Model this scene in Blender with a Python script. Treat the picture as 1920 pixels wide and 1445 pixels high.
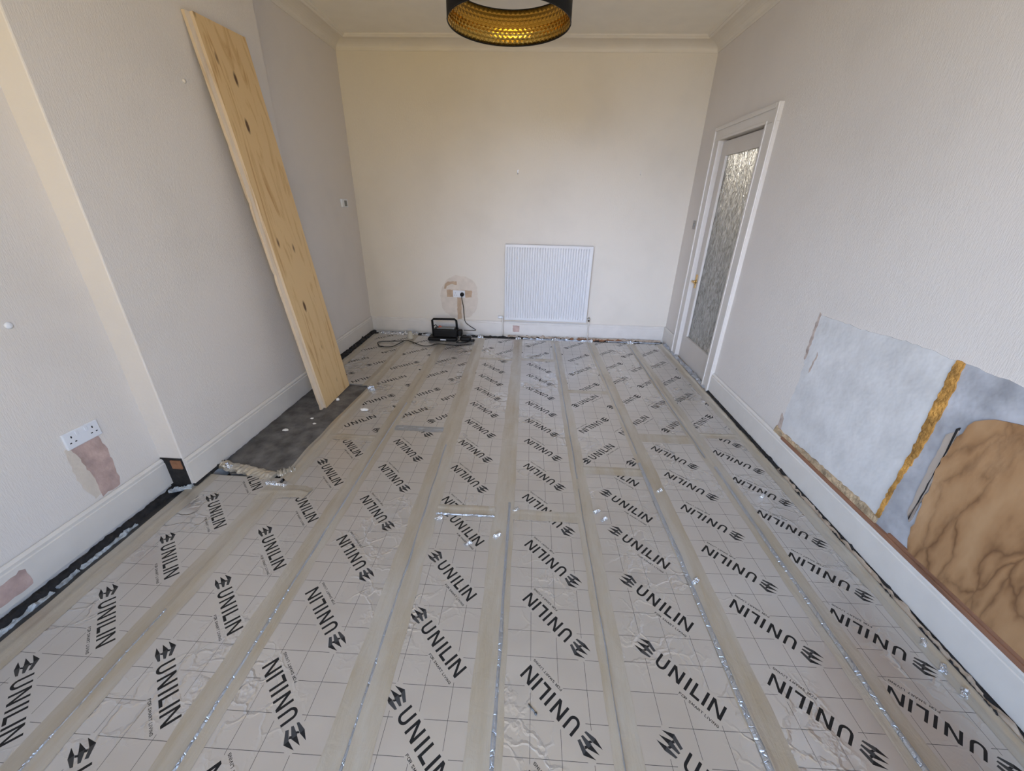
import bpy, bmesh, math, random
from mathutils import Vector, Matrix, noise
from mathutils.geometry import delaunay_2d_cdt

for o in list(bpy.data.objects):
    bpy.data.objects.remove(o, do_unlink=True)
scene = bpy.context.scene
COL = scene.collection

# ------------------------------------------------------------------ measures of the room (metres)
XR, XA, XB, YK = 1.6896, -2.0896, -1.9584, 4.8986     # right wall, alcove wall, chimney breast face, back wall
YBN, YBF = 1.7485, 3.3629                             # near and far end of the chimney breast
YREAR = -1.0                                          # window wall behind the camera
ZC = 3.0                                              # ceiling
ZSB, ZST = 0.02, 0.188                                # skirting bottom and top

# ------------------------------------------------------------------ camera
yaw, pitch, roll, fpx, camh = -0.0471, -0.4343, 0.0233, 735.63, 1.5552
cy, sy, cp, sp, cr, sr = math.cos(yaw), math.sin(yaw), math.cos(pitch), math.sin(pitch), math.cos(roll), math.sin(roll)
fw = Vector((sy * cp, cy * cp, sp)); rt = Vector((cy, -sy, 0)); up = rt.cross(fw)
r2 = cr * rt + sr * up; u2 = -sr * rt + cr * up
cam = bpy.data.cameras.new('camera')
cam.sensor_fit = 'HORIZONTAL'; cam.sensor_width = 36.0; cam.lens = fpx / 1920 * 36.0
cam.clip_start = 0.05; cam.clip_end = 60
cam_o = bpy.data.objects.new('camera', cam); COL.objects.link(cam_o)
M3 = Matrix((r2, u2, -fw)).transposed()
cam_o.matrix_world = Matrix.Translation((0, 0, camh)) @ M3.to_4x4()
scene.camera = cam_o

# ------------------------------------------------------------------ world, daylight through the window, exposure
w = bpy.data.worlds.new('sky'); scene.world = w; w.use_nodes = True
bg = w.node_tree.nodes['Background']; bg.inputs[0].default_value = (0.62, 0.78, 1.0, 1); bg.inputs[1].default_value = 0.25

def area(name, loc, target, sx, sz, power, color, spread=180):
    L = bpy.data.lights.new(name, 'AREA'); L.shape = 'RECTANGLE'; L.size = sx; L.size_y = sz
    L.energy = power; L.color = color; L.spread = math.radians(spread)
    o = bpy.data.objects.new(name, L); COL.objects.link(o)
    o.location = loc
    o.rotation_euler = (Vector(target) - Vector(loc)).to_track_quat('-Z', 'Y').to_euler()
    return o
# blue sky through the left, right and middle lights of the window; a warm uplight added outside to tint the ceiling and upper walls
area('window_sky_to_right', (-1.2, YREAR - 0.30, 2.0), (1.7, 2.0, 0.3), 1.2, 1.9, 64, (0.43, 0.64, 1.0), 90)
area('window_sky_to_left', (0.8, YREAR - 0.30, 2.0), (-2.1, 1.6, 0.2), 1.2, 1.9, 48, (0.46, 0.65, 1.0), 90)
area('window_sky_ahead', (-0.2, YREAR - 0.30, 1.7), (0.9, 4.9, 0.3), 2.8, 1.9, 29.5, (0.54, 0.67, 1.0), 45)
area('warm_uplight_fill', (-0.2, YREAR - 0.30, 0.95), (-0.2, 3.0, 3.0), 2.8, 1.0, 74, (1.0, 0.69, 0.10), 120)
vs = scene.view_settings
vs.view_transform = 'Standard'; vs.look = 'None'; vs.gamma = 1.0; vs.use_curve_mapping = False
vs.exposure = -0.09
scene.cycles.max_bounces = 7; scene.cycles.glossy_bounces = 3; scene.cycles.transmission_bounces = 5
scene.cycles.use_adaptive_sampling = True; scene.cycles.adaptive_threshold = 0.08

# ------------------------------------------------------------------ materials
def new_mat(name):
    m = bpy.data.materials.new(name); m.use_nodes = True
    nt = m.node_tree
    return m, nt, nt.nodes['Principled BSDF']

def N(nt, typ, **kw):
    n = nt.nodes.new(typ)
    for k, v in kw.items():
        if k in n.inputs: n.inputs[k].default_value = v
        else: setattr(n, k, v)
    return n

def coords(nt, scale=(1, 1, 1), rot=(0, 0, 0), kind='Object'):
    tc = nt.nodes.new('ShaderNodeTexCoord'); mp = nt.nodes.new('ShaderNodeMapping')
    mp.inputs['Scale'].default_value = scale; mp.inputs['Rotation'].default_value = rot
    nt.links.new(tc.outputs[kind], mp.inputs['Vector'])
    return mp.outputs['Vector']

def ramp(nt, fac, stops):
    r = nt.nodes.new('ShaderNodeValToRGB')
    els = r.color_ramp.elements
    while len(els) < len(stops): els.new(0.5)
    for e, (p, c) in zip(els, stops):
        e.position = p; e.color = (c[0], c[1], c[2], 1)
    nt.links.new(fac, r.inputs['Fac'])
    return r.outputs['Color']

def plain(name, col, rough=0.5, metal=0.0, spec=None, bump=0.0, bscale=60, var=0.0, vscale=6):
    m, nt, b = new_mat(name)
    b.inputs['Roughness'].default_value = rough; b.inputs['Metallic'].default_value = metal
    if spec is not None: b.inputs['Specular IOR Level'].default_value = spec
    v = coords(nt)
    n = N(nt, 'ShaderNodeTexNoise', Scale=vscale, Detail=3.0); nt.links.new(v, n.inputs['Vector'])
    lo = [c * (1 - var) for c in col]; hi = [min(1, c * (1 + var * 0.6)) for c in col]
    c = ramp(nt, n.outputs['Fac'], [(0.3, lo), (0.7, hi)])
    nt.links.new(c, b.inputs['Base Color'])
    if bump:
        n2 = N(nt, 'ShaderNodeTexNoise', Scale=bscale, Detail=2.0); nt.links.new(v, n2.inputs['Vector'])
        bp = N(nt, 'ShaderNodeBump', Strength=bump, Distance=0.01); nt.links.new(n2.outputs['Fac'], bp.inputs['Height'])
        nt.links.new(bp.outputs['Normal'], b.inputs['Normal'])
    return m

def wallpaper(name, col, axis_scale):
    """painted embossed paper: short vertical ridges, faint grubbiness"""
    m, nt, b = new_mat(name)
    b.inputs['Roughness'].default_value = 0.62
    v = coords(nt, axis_scale)
    n = N(nt, 'ShaderNodeTexNoise', Scale=1.0, Detail=3.0, Roughness=0.6); nt.links.new(v, n.inputs['Vector'])
    v2 = coords(nt)
    g = N(nt, 'ShaderNodeTexNoise', Scale=1.3, Detail=3.0, Roughness=0.62); nt.links.new(v2, g.inputs['Vector'])
    c = ramp(nt, g.outputs['Fac'], [(0.25, [k * 0.93 for k in col]), (0.5, col), (0.8, [min(1, k * 1.02) for k in col])])
    nt.links.new(c, b.inputs['Base Color'])
    bp = N(nt, 'ShaderNodeBump', Strength=0.42, Distance=0.004); nt.links.new(n.outputs['Fac'], bp.inputs['Height'])
    nt.links.new(bp.outputs['Normal'], b.inputs['Normal'])
    return m

def foil(name, col, metal, rough, crease, cscale=7.0, tint=None):
    """crinkled aluminium facing"""
    m, nt, b = new_mat(name)
    b.inputs['Metallic'].default_value = metal
    v = coords(nt)
    dn = N(nt, 'ShaderNodeTexNoise', Scale=9.0, Detail=3.0); nt.links.new(v, dn.inputs['Vector'])
    add = N(nt, 'ShaderNodeVectorMath', operation='MULTIPLY_ADD')
    nt.links.new(dn.outputs['Color'], add.inputs[0]); add.inputs[1].default_value = (0.12, 0.12, 0.12); nt.links.new(v, add.inputs[2])
    vo = N(nt, 'ShaderNodeTexVoronoi', feature='DISTANCE_TO_EDGE', Scale=cscale); nt.links.new(add.outputs[0], vo.inputs['Vector'])
    mr = N(nt, 'ShaderNodeMapRange'); mr.inputs['From Max'].default_value = 0.06; nt.links.new(vo.outputs['Distance'], mr.inputs['Value'])
    n2 = N(nt, 'ShaderNodeTexNoise', Scale=38.0, Detail=6.0, Roughness=0.65); nt.links.new(v, n2.inputs['Vector'])
    n3 = N(nt, 'ShaderNodeTexNoise', Scale=4.0, Detail=2.0); nt.links.new(v, n3.inputs['Vector'])
    s1 = N(nt, 'ShaderNodeMath', operation='MULTIPLY_ADD'); nt.links.new(mr.outputs['Result'], s1.inputs[0]); s1.inputs[1].default_value = 0.35
    nt.links.new(n2.outputs['Fac'], s1.inputs[2])
    s2 = N(nt, 'ShaderNodeMath', operation='MULTIPLY_ADD'); nt.links.new(n3.outputs['Fac'], s2.inputs[0]); s2.inputs[1].default_value = 2.2
    nt.links.new(s1.outputs[0], s2.inputs[2])
    bp = N(nt, 'ShaderNodeBump', Strength=crease, Distance=0.012); nt.links.new(s2.outputs[0], bp.inputs['Height'])
    nt.links.new(bp.outputs['Normal'], b.inputs['Normal'])
    g = N(nt, 'ShaderNodeTexNoise', Scale=2.2, Detail=3.0); nt.links.new(v, g.inputs['Vector'])
    t = tint or [k * 0.9 for k in col]
    nt.links.new(ramp(nt, g.outputs['Fac'], [(0.35, t), (0.65, col)]), b.inputs['Base Color'])
    rr = N(nt, 'ShaderNodeMapRange'); rr.inputs['To Min'].default_value = rough * 0.75; rr.inputs['To Max'].default_value = rough * 1.3
    nt.links.new(n2.outputs['Fac'], rr.inputs['Value']); nt.links.new(rr.outputs['Result'], b.inputs['Roughness'])
    return m

def wood(name, light, dark, knots, grain_axis=2, scale=1.0):
    m, nt, b = new_mat(name)
    b.inputs['Roughness'].default_value = 0.6
    sc = [8.0 * scale] * 3; sc[grain_axis] = 0.9 * scale
    v = coords(nt, tuple(sc))
    n = N(nt, 'ShaderNodeTexNoise', Scale=1.0, Detail=6.0, Roughness=0.55, Distortion=2.2); nt.links.new(v, n.inputs['Vector'])
    mid = [(a + c) / 2 for a, c in zip(light, dark)]
    base = ramp(nt, n.outputs['Fac'], [(0.34, dark), (0.40, mid), (0.46, light), (0.60, light), (0.66, mid), (0.70, light)])
    if knots:
        sk = [9.0] * 3; sk[grain_axis] = 3.2
        vk = coords(nt, tuple(sk))
        vo = N(nt, 'ShaderNodeTexVoronoi', Scale=1.0); nt.links.new(vk, vo.inputs['Vector'])
        k = ramp(nt, vo.outputs['Distance'], [(0.09, (1, 1, 1)), (0.16, (0, 0, 0))])
        mx = N(nt, 'ShaderNodeMix', data_type='RGBA')
        nt.links.new(k, mx.inputs['Factor']); nt.links.new(base, mx.inputs['A'])
        mx.inputs['B'].default_value = (0.10, 0.05, 0.022, 1)
        base = mx.outputs['Result']
    nt.links.new(base, b.inputs['Base Color'])
    bp = N(nt, 'ShaderNodeBump', Strength=0.15, Distance=0.003); nt.links.new(n.outputs['Fac'], bp.inputs['Height'])
    nt.links.new(bp.outputs['Normal'], b.inputs['Normal'])
    return m

MAT = {}
MAT['paper_side'] = wallpaper('cream_paper_side', (0.69, 0.638, 0.588), (30, 260, 40))
MAT['paper_side'].name = 'cream_embossed_paper_side'
MAT['paper_back'] = wallpaper('cream_paper_back', (0.68, 0.62, 0.535), (120, 30, 40))
MAT['ceiling'] = plain('ceiling_paint', (0.79, 0.74, 0.655), 0.7, bump=0.05, bscale=120, var=0.03)
MAT['cornice'] = plain('cornice_paint', (0.70, 0.645, 0.57), 0.55, var=0.03)
MAT['gloss'] = plain('old_gloss_paint', (0.66, 0.62, 0.57), 0.33, var=0.04, vscale=9)
MAT['doorpaint'] = plain('door_paint', (0.58, 0.53, 0.475), 0.33, var=0.03, vscale=5)
MAT['archpaint'] = plain('architrave_paint', (0.66, 0.615, 0.565), 0.33, var=0.02)
def board_foil():
    """printed foil facing: smooth, gently rippled, with crease clusters here and there"""
    m, nt, b = new_mat('foil_faced_board')
    b.inputs['Metallic'].default_value = 0.62
    v = coords(nt)
    dn = N(nt, 'ShaderNodeTexNoise', Scale=7.0, Detail=4.0); nt.links.new(v, dn.inputs['Vector'])
    add = N(nt, 'ShaderNodeVectorMath', operation='MULTIPLY_ADD')
    nt.links.new(dn.outputs['Color'], add.inputs[0]); add.inputs[1].default_value = (0.22, 0.22, 0.22); nt.links.new(v, add.inputs[2])
    vo = N(nt, 'ShaderNodeTexVoronoi', feature='DISTANCE_TO_EDGE', Scale=9.0); nt.links.new(add.outputs[0], vo.inputs['Vector'])
    mr = N(nt, 'ShaderNodeMapRange'); mr.inputs['From Max'].default_value = 0.09; mr.inputs['To Min'].default_value = 1.0; mr.inputs['To Max'].default_value = 0.0
    nt.links.new(vo.outputs['Distance'], mr.inputs['Value'])
    mk_ = N(nt, 'ShaderNodeTexNoise', Scale=2.3, Detail=2.0); nt.links.new(v, mk_.inputs['Vector'])
    ms = N(nt, 'ShaderNodeMapRange'); ms.inputs['From Min'].default_value = 0.47; ms.inputs['From Max'].default_value = 0.66; nt.links.new(mk_.outputs['Fac'], ms.inputs['Value'])
    cr_ = N(nt, 'ShaderNodeMath', operation='MULTIPLY'); nt.links.new(mr.outputs['Result'], cr_.inputs[0]); nt.links.new(ms.outputs['Result'], cr_.inputs[1])
    lo = N(nt, 'ShaderNodeTexNoise', Scale=5.0, Detail=2.0); nt.links.new(v, lo.inputs['Vector'])
    s2 = N(nt, 'ShaderNodeMath', operation='MULTIPLY_ADD'); nt.links.new(lo.outputs['Fac'], s2.inputs[0]); s2.inputs[1].default_value = 2.0; nt.links.new(cr_.outputs[0], s2.inputs[2])
    bp = N(nt, 'ShaderNodeBump', Strength=0.36, Distance=0.010); nt.links.new(s2.outputs[0], bp.inputs['Height']); nt.links.new(bp.outputs['Normal'], b.inputs['Normal'])
    g = N(nt, 'ShaderNodeTexNoise', Scale=2.2, Detail=3.0); nt.links.new(v, g.inputs['Vector'])
    nt.links.new(ramp(nt, g.outputs['Fac'], [(0.35, (0.55, 0.515, 0.475)), (0.65, (0.60, 0.575, 0.545))]), b.inputs['Base Color'])
    rr = N(nt, 'ShaderNodeMapRange'); rr.inputs['To Min'].default_value = 0.36; rr.inputs['To Max'].default_value = 0.22
    nt.links.new(ms.outputs['Result'], rr.inputs['Value']); nt.links.new(rr.outputs['Result'], b.inputs['Roughness'])
    return m
MAT['board'] = board_foil()
MAT['boarddark'] = foil('shaded_foil_board', (0.10, 0.10, 0.10), 0.7, 0.30, 0.2)  # dark base colour stands in for shade on the sunken strip
MAT['ink'] = plain('black_ink', (0.012, 0.011, 0.011), 0.6, spec=0.22)
MAT['inkgrey'] = plain('grey_ink', (0.045, 0.043, 0.042), 0.6, spec=0.25)
MAT['inkline'] = plain('grid_line_ink', (0.07, 0.064, 0.06), 0.6)
def tape_foil(name, col, tint, metal, rough):
    m, nt, b = new_mat(name)
    b.inputs['Metallic'].default_value = metal
    v = coords(nt, (60, 9, 20)); n = N(nt, 'ShaderNodeTexNoise', Scale=1.0, Detail=5.0, Roughness=0.6, Distortion=0.6); nt.links.new(v, n.inputs['Vector'])
    v2 = coords(nt, (14, 14, 14)); n2 = N(nt, 'ShaderNodeTexNoise', Scale=1.0, Detail=4.0, Distortion=1.5); nt.links.new(v2, n2.inputs['Vector'])
    ad = N(nt, 'ShaderNodeMath', operation='ADD'); nt.links.new(n.outputs['Fac'], ad.inputs[0]); nt.links.new(n2.outputs['Fac'], ad.inputs[1])
    bp = N(nt, 'ShaderNodeBump', Strength=0.35, Distance=0.006); nt.links.new(ad.outputs[0], bp.inputs['Height']); nt.links.new(bp.outputs['Normal'], b.inputs['Normal'])
    v3 = coords(nt, (9, 1.6, 5)); n3 = N(nt, 'ShaderNodeTexNoise', Scale=1.0, Detail=5.0, Roughness=0.65); nt.links.new(v3, n3.inputs['Vector'])
    nt.links.new(ramp(nt, n3.outputs['Fac'], [(0.35, tint), (0.62, col)]), b.inputs['Base Color'])
    rr = N(nt, 'ShaderNodeMapRange'); rr.inputs['To Min'].default_value = rough * 0.6; rr.inputs['To Max'].default_value = rough * 1.4
    nt.links.new(n2.outputs['Fac'], rr.inputs['Value']); nt.links.new(rr.outputs['Result'], b.inputs['Roughness'])
    return m
MAT['tape'] = tape_foil('dull_foil_tape', (0.51, 0.475, 0.415), (0.44, 0.38, 0.29), 0.5, 0.36)
MAT['seam'] = foil('bare_foil_seam', (0.50, 0.53, 0.58), 0.8, 0.30, 0.6, 25.0)
MAT['silver'] = foil('crumpled_foil', (0.78, 0.80, 0.84), 0.9, 0.18, 0.9, 28.0)
MAT['dark'] = plain('gap_shade_dirt', (0.018, 0.016, 0.016), 0.9, bump=0.6, bscale=40, var=0.5, vscale=30)  # near-black that paints shade into the gaps, and dirt at the right edge
MAT['solum'] = plain('dark_subfloor', (0.05, 0.046, 0.042), 0.95, bump=0.6, bscale=25, var=0.4)
MAT['hearth'] = plain('hearth_concrete', (0.125, 0.117, 0.110), 0.7, bump=0.6, bscale=30, var=0.55, vscale=11)
MAT['ply'] = wood('plywood_face', (0.66, 0.46, 0.235), (0.45, 0.255, 0.095), True)
MAT['plyedge'] = wood('plywood_edge', (0.60, 0.48, 0.35), (0.46, 0.34, 0.22), False)
MAT['plypale'] = wood('pale_plywood', (0.74, 0.63, 0.51), (0.60, 0.48, 0.36), False)
MAT['white'] = plain('white_plastic', (0.72, 0.73, 0.76), 0.3)
MAT['rad'] = plain('radiator_enamel', (0.63, 0.625, 0.63), 0.32)
MAT['chrome'] = plain('valve_chrome', (0.55, 0.55, 0.56), 0.2, 1.0)
MAT['blackpl'] = plain('black_plastic', (0.007, 0.0065, 0.0065), 0.5, spec=0.18)
MAT['hole'] = plain('pin_hole', (0.01, 0.01, 0.01), 0.9)
MAT['red'] = plain('red_plastic', (0.42, 0.06, 0.03), 0.5)
MAT['greyscreen'] = plain('grey_screen', (0.16, 0.17, 0.17), 0.2)
MAT['greyplate'] = plain('grey_plate', (0.33, 0.31, 0.29), 0.35, 0.4)
MAT['brass'] = plain('brass', (0.62, 0.40, 0.15), 0.28, 1.0)
MAT['pinkplaster'] = plain('pink_plaster', (0.48, 0.345, 0.305), 0.85, bump=0.3, bscale=60, var=0.26, vscale=14)
MAT['tanplaster'] = plain('tan_plaster', (0.47, 0.335, 0.225), 0.85, bump=0.2, var=0.12, vscale=18)
MAT['paleplaster'] = plain('pale_filler', (0.64, 0.56, 0.475), 0.8, bump=0.15, var=0.07, vscale=16)
MAT['whiteplaster'] = plain('white_plaster', (0.635, 0.62, 0.605), 0.75, bump=0.4, bscale=16, var=0.12, vscale=7)
MAT['tanpaper'] = plain('torn_backing_paper', (0.50, 0.40, 0.34), 0.85, bump=0.3, var=0.3, vscale=25)
MAT['greyplaster'] = plain('grey_render', (0.44, 0.44, 0.46), 0.8, bump=0.5, bscale=22, var=0.32, vscale=7)
MAT['orange'] = plain('orange_foam_edge', (0.50, 0.25, 0.055), 0.85, bump=0.9, bscale=70, var=0.6, vscale=16)
MAT['beige'] = plain('beige_plaster_edge', (0.50, 0.37, 0.23), 0.9, bump=0.8, bscale=80, var=0.5, vscale=30)
MAT['redwood'] = wood('red_brown_wood', (0.27, 0.13, 0.075), (0.17, 0.08, 0.045), False, 1)
MAT['oldwood'] = wood('weathered_batten', (0.42, 0.33, 0.25), (0.16, 0.12, 0.09), False, 1)
MAT['greywood'] = wood('grey_batten', (0.42, 0.35, 0.29), (0.15, 0.11, 0.085), False, 2)
MAT['foam'] = plain('pale_foam', (0.42, 0.45, 0.47), 0.5, bump=0.8, bscale=50, var=0.35, vscale=25)
MAT['cork'] = plain('beige_offcut', (0.46, 0.42, 0.34), 0.8, bump=0.2)
MAT['crumb'] = plain('white_crumb', (0.78, 0.76, 0.72), 0.8)
MAT['steel'] = plain('dull_steel', (0.12, 0.12, 0.12), 0.4, 0.8)
MAT['brick'] = plain('old_brick', (0.26, 0.12, 0.06), 0.85, bump=0.4, var=0.3, vscale=20)
MAT['frame'] = plain('window_paint', (0.75, 0.74, 0.72), 0.35)
MAT['hall'] = plain('hall_paint', (0.52, 0.48, 0.42), 0.7)

def stained_board():
    m, nt, b = new_mat('water_stained_hardboard')
    b.inputs['Roughness'].default_value = 0.55
    v = coords(nt, (1.0, 1.35, 0.55))
    dn = N(nt, 'ShaderNodeTexNoise', Scale=3.5, Detail=4.0); nt.links.new(v, dn.inputs['Vector'])
    add = N(nt, 'ShaderNodeVectorMath', operation='MULTIPLY_ADD')
    nt.links.new(dn.outputs['Color'], add.inputs[0]); add.inputs[1].default_value = (0.5, 0.5, 0.5); nt.links.new(v, add.inputs[2])
    vo = N(nt, 'ShaderNodeTexVoronoi', feature='DISTANCE_TO_EDGE', Scale=6.0); nt.links.new(add.outputs[0], vo.inputs['Vector'])
    edge = ramp(nt, vo.outputs['Distance'], [(0.0, (0.14, 0.062, 0.024)), (0.05, (0.25, 0.125, 0.052)), (0.14, (0.36, 0.195, 0.088)), (0.40, (0.45, 0.27, 0.135))])
    n = N(nt, 'ShaderNodeTexNoise', Scale=2.6, Detail=7.0, Roughness=0.66); nt.links.new(v, n.inputs['Vector'])
    base = ramp(nt, n.outputs['Fac'], [(0.3, (0.30, 0.155, 0.065)), (0.5, (0.40, 0.225, 0.105)), (0.7, (0.50, 0.31, 0.165))])
    k = ramp(nt, n.outputs['Fac'], [(0.42, (0.85, 0.85, 0.85)), (0.62, (0.1, 0.1, 0.1))])
    mx = N(nt, 'ShaderNodeMix', data_type='RGBA')
    nt.links.new(k, mx.inputs['Factor']); nt.links.new(base, mx.inputs['A']); nt.links.new(edge, mx.inputs['B'])
    nt.links.new(mx.outputs['Result'], b.inputs['Base Color'])
    bp = N(nt, 'ShaderNodeBump', Strength=0.25, Distance=0.01); nt.links.new(dn.outputs['Fac'], bp.inputs['Height'])
    nt.links.new(bp.outputs['Normal'], b.inputs['Normal'])
    return m
MAT['stained'] = stained_board()

def obscure_glass():
    m, nt, b = new_mat('patterned_glass')
    b.inputs['Roughness'].default_value = 0.18
    b.inputs['Transmission Weight'].default_value = 0.70
    b.inputs['IOR'].default_value = 1.45
    v = coords(nt, (27, 27, 11))
    n = N(nt, 'ShaderNodeTexNoise', Scale=1.0, Detail=2.5, Distortion=2.2); nt.links.new(v, n.inputs['Vector'])
    nt.links.new(ramp(nt, n.outputs['Fac'], [(0.36, (0.34, 0.34, 0.32)), (0.5, (0.68, 0.69, 0.66)), (0.62, (0.95, 0.96, 0.93))]), b.inputs['Base Color'])
    bp = N(nt, 'ShaderNodeBump', Strength=1.0, Distance=0.02); nt.links.new(n.outputs['Fac'], bp.inputs['Height'])
    nt.links.new(bp.outputs['Normal'], b.inputs['Normal'])
    return m
MAT['glass'] = obscure_glass()

def clear_pane():
    m = bpy.data.materials.new('clear_glass'); m.use_nodes = True; nt = m.node_tree
    for n in list(nt.nodes): nt.nodes.remove(n)
    out = nt.nodes.new('ShaderNodeOutputMaterial'); tr = nt.nodes.new('ShaderNodeBsdfTransparent')
    gl = N(nt, 'ShaderNodeBsdfGlossy', Roughness=0.02); mx = N(nt, 'ShaderNodeMixShader'); mx.inputs[0].default_value = 0.06
    nt.links.new(tr.outputs[0], mx.inputs[1]); nt.links.new(gl.outputs[0], mx.inputs[2]); nt.links.new(mx.outputs[0], out.inputs[0])
    return m
MAT['pane'] = clear_pane()

def gold_scallop():
    m, nt, b = new_mat('gold_scalloped_lining')
    b.inputs['Metallic'].default_value = 1.0; b.inputs['Roughness'].default_value = 0.22
    uv = nt.nodes.new('ShaderNodeTexCoord'); mp = nt.nodes.new('ShaderNodeMapping'); mp.inputs['Scale'].default_value = (74, 7, 1)
    nt.links.new(uv.outputs['UV'], mp.inputs['Vector'])
    sx = N(nt, 'ShaderNodeSeparateXYZ'); nt.links.new(mp.outputs['Vector'], sx.inputs[0])
    fl = N(nt, 'ShaderNodeMath', operation='FLOOR'); nt.links.new(sx.outputs['Y'], fl.inputs[0])
    hf = N(nt, 'ShaderNodeMath', operation='MULTIPLY'); nt.links.new(fl.outputs[0], hf.inputs[0]); hf.inputs[1].default_value = 0.5
    ax = N(nt, 'ShaderNodeMath', operation='ADD'); nt.links.new(sx.outputs['X'], ax.inputs[0]); nt.links.new(hf.outputs[0], ax.inputs[1])
    fx = N(nt, 'ShaderNodeMath', operation='FRACT'); nt.links.new(ax.outputs[0], fx.inputs[0])
    fy = N(nt, 'ShaderNodeMath', operation='FRACT'); nt.links.new(sx.outputs['Y'], fy.inputs[0])
    cb = N(nt, 'ShaderNodeCombineXYZ'); nt.links.new(fx.outputs[0], cb.inputs[0]); nt.links.new(fy.outputs[0], cb.inputs[1])
    ds = N(nt, 'ShaderNodeVectorMath', operation='DISTANCE'); nt.links.new(cb.outputs[0], ds.inputs[0]); ds.inputs[1].default_value = (0.5, 0.45, 0)
    c = ramp(nt, ds.outputs['Value'], [(0.0, (0.60, 0.36, 0.075)), (0.36, (0.64, 0.39, 0.085)), (0.42, (0.30, 0.16, 0.03)), (0.5, (0.56, 0.33, 0.065))])
    nt.links.new(c, b.inputs['Base Color'])
    bp = N(nt, 'ShaderNodeBump', Strength=0.8, Distance=0.006); bp.invert = True
    nt.links.new(ds.outputs['Value'], bp.inputs['Height']); nt.links.new(bp.outputs['Normal'], b.inputs['Normal'])
    return m
MAT['gold'] = gold_scallop()

def glow(name, col, s):
    m, nt, b = new_mat(name); b.inputs['Base Color'].default_value = (*col, 1)
    b.inputs['Emission Color'].default_value = (*col, 1); b.inputs['Emission Strength'].default_value = s
    return m

# ------------------------------------------------------------------ mesh helpers
def link(name, me, parent=None):
    o = bpy.data.objects.new(name, me); COL.objects.link(o)
    if parent is not None: o.parent = parent
    return o

def mk(name, verts, faces, mat, parent=None, smooth=False, fm=None):
    me = bpy.data.meshes.new(name); me.from_pydata([tuple(v) for v in verts], [], faces); me.update()
    for m in (mat if isinstance(mat, (list, tuple)) else [mat]): me.materials.append(m)
    if fm: me.polygons.foreach_set('material_index', fm)
    if smooth: me.polygons.foreach_set('use_smooth', [True] * len(me.polygons))
    return link(name, me, parent)

def from_bm(name, bm, mat, parent=None, smooth=False):
    bmesh.ops.recalc_face_normals(bm, faces=bm.faces)
    me = bpy.data.meshes.new(name); bm.to_mesh(me); bm.free()
    for m in (mat if isinstance(mat, (list, tuple)) else [mat]): me.materials.append(m)
    if smooth: me.polygons.foreach_set('use_smooth', [True] * len(me.polygons))
    return link(name, me, parent)

def box(name, lo, hi, mat, parent=None, bev=0.0, seg=2):
    bm = bmesh.new()
    bmesh.ops.create_cube(bm, size=1)
    for v in bm.verts:
        v.co = Vector([(lo[i] + hi[i]) / 2 + v.co[i] * (hi[i] - lo[i]) for i in range(3)])
    if bev: bmesh.ops.bevel(bm, geom=list(bm.edges), offset=bev, segments=seg, affect='EDGES', profile=0.5)
    return from_bm(name, bm, mat, parent)

def prism(name, outline, axis, a, b, mat, parent=None):
    """outline: 2D points in the two other axes (order x,y,z without axis); extruded from a to b along axis"""
    ax = [i for i in range(3) if i != axis]
    def p(q, t):
        r = [0, 0, 0]; r[ax[0]], r[ax[1]], r[axis] = q[0], q[1], t; return r
    bm = bmesh.new()
    A = [bm.verts.new(p(q, a)) for q in outline]; B = [bm.verts.new(p(q, b)) for q in outline]
    bm.faces.new(A); bm.faces.new(B[::-1]); n = len(outline)
    for i in range(n): bm.faces.new((A[i], B[i], B[(i + 1) % n], A[(i + 1) % n]))
    return from_bm(name, bm, mat, parent)

def tube(name, pts, rad, mat, parent=None, sides=8, smooth_path=True):
    P = [Vector(p) for p in pts]
    if smooth_path and len(P) > 2:
        Q = []
        for i in range(len(P) - 1):
            p0, p1, p2, p3 = P[max(i - 1, 0)], P[i], P[i + 1], P[min(i + 2, len(P) - 1)]
            for k in range(6):
                t = k / 6
                Q.append(0.5 * ((2 * p1) + (p2 - p0) * t + (2 * p0 - 5 * p1 + 4 * p2 - p3) * t * t + (3 * p1 - p0 - 3 * p2 + p3) * t ** 3))
        P = Q + [P[-1]]
    vs_, fs = [], []
    prev = Vector((0, 0, 1))
    for i, p in enumerate(P):
        d = (P[min(i + 1, len(P) - 1)] - P[max(i - 1, 0)]).normalized()
        s = d.cross(prev)
        if s.length < 1e-3: s = d.cross(Vector((1, 0, 0)))
        s.normalize(); u = s.cross(d); prev = u if abs(u.dot(d)) < .9 else prev
        for k in range(sides):
            a = 2 * math.pi * k / sides
            vs_.append(p + (s * math.cos(a) + u * math.sin(a)) * rad)
    for i in range(len(P) - 1):
        for k in range(sides):
            fs.append((i * sides + k, i * sides + (k + 1) % sides, (i + 1) * sides + (k + 1) % sides, (i + 1) * sides + k))
    fs.append(tuple(range(sides))[::-1]); fs.append(tuple((len(P) - 1) * sides + k for k in range(sides)))
    return mk(name, vs_, fs, mat, parent, True)

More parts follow.
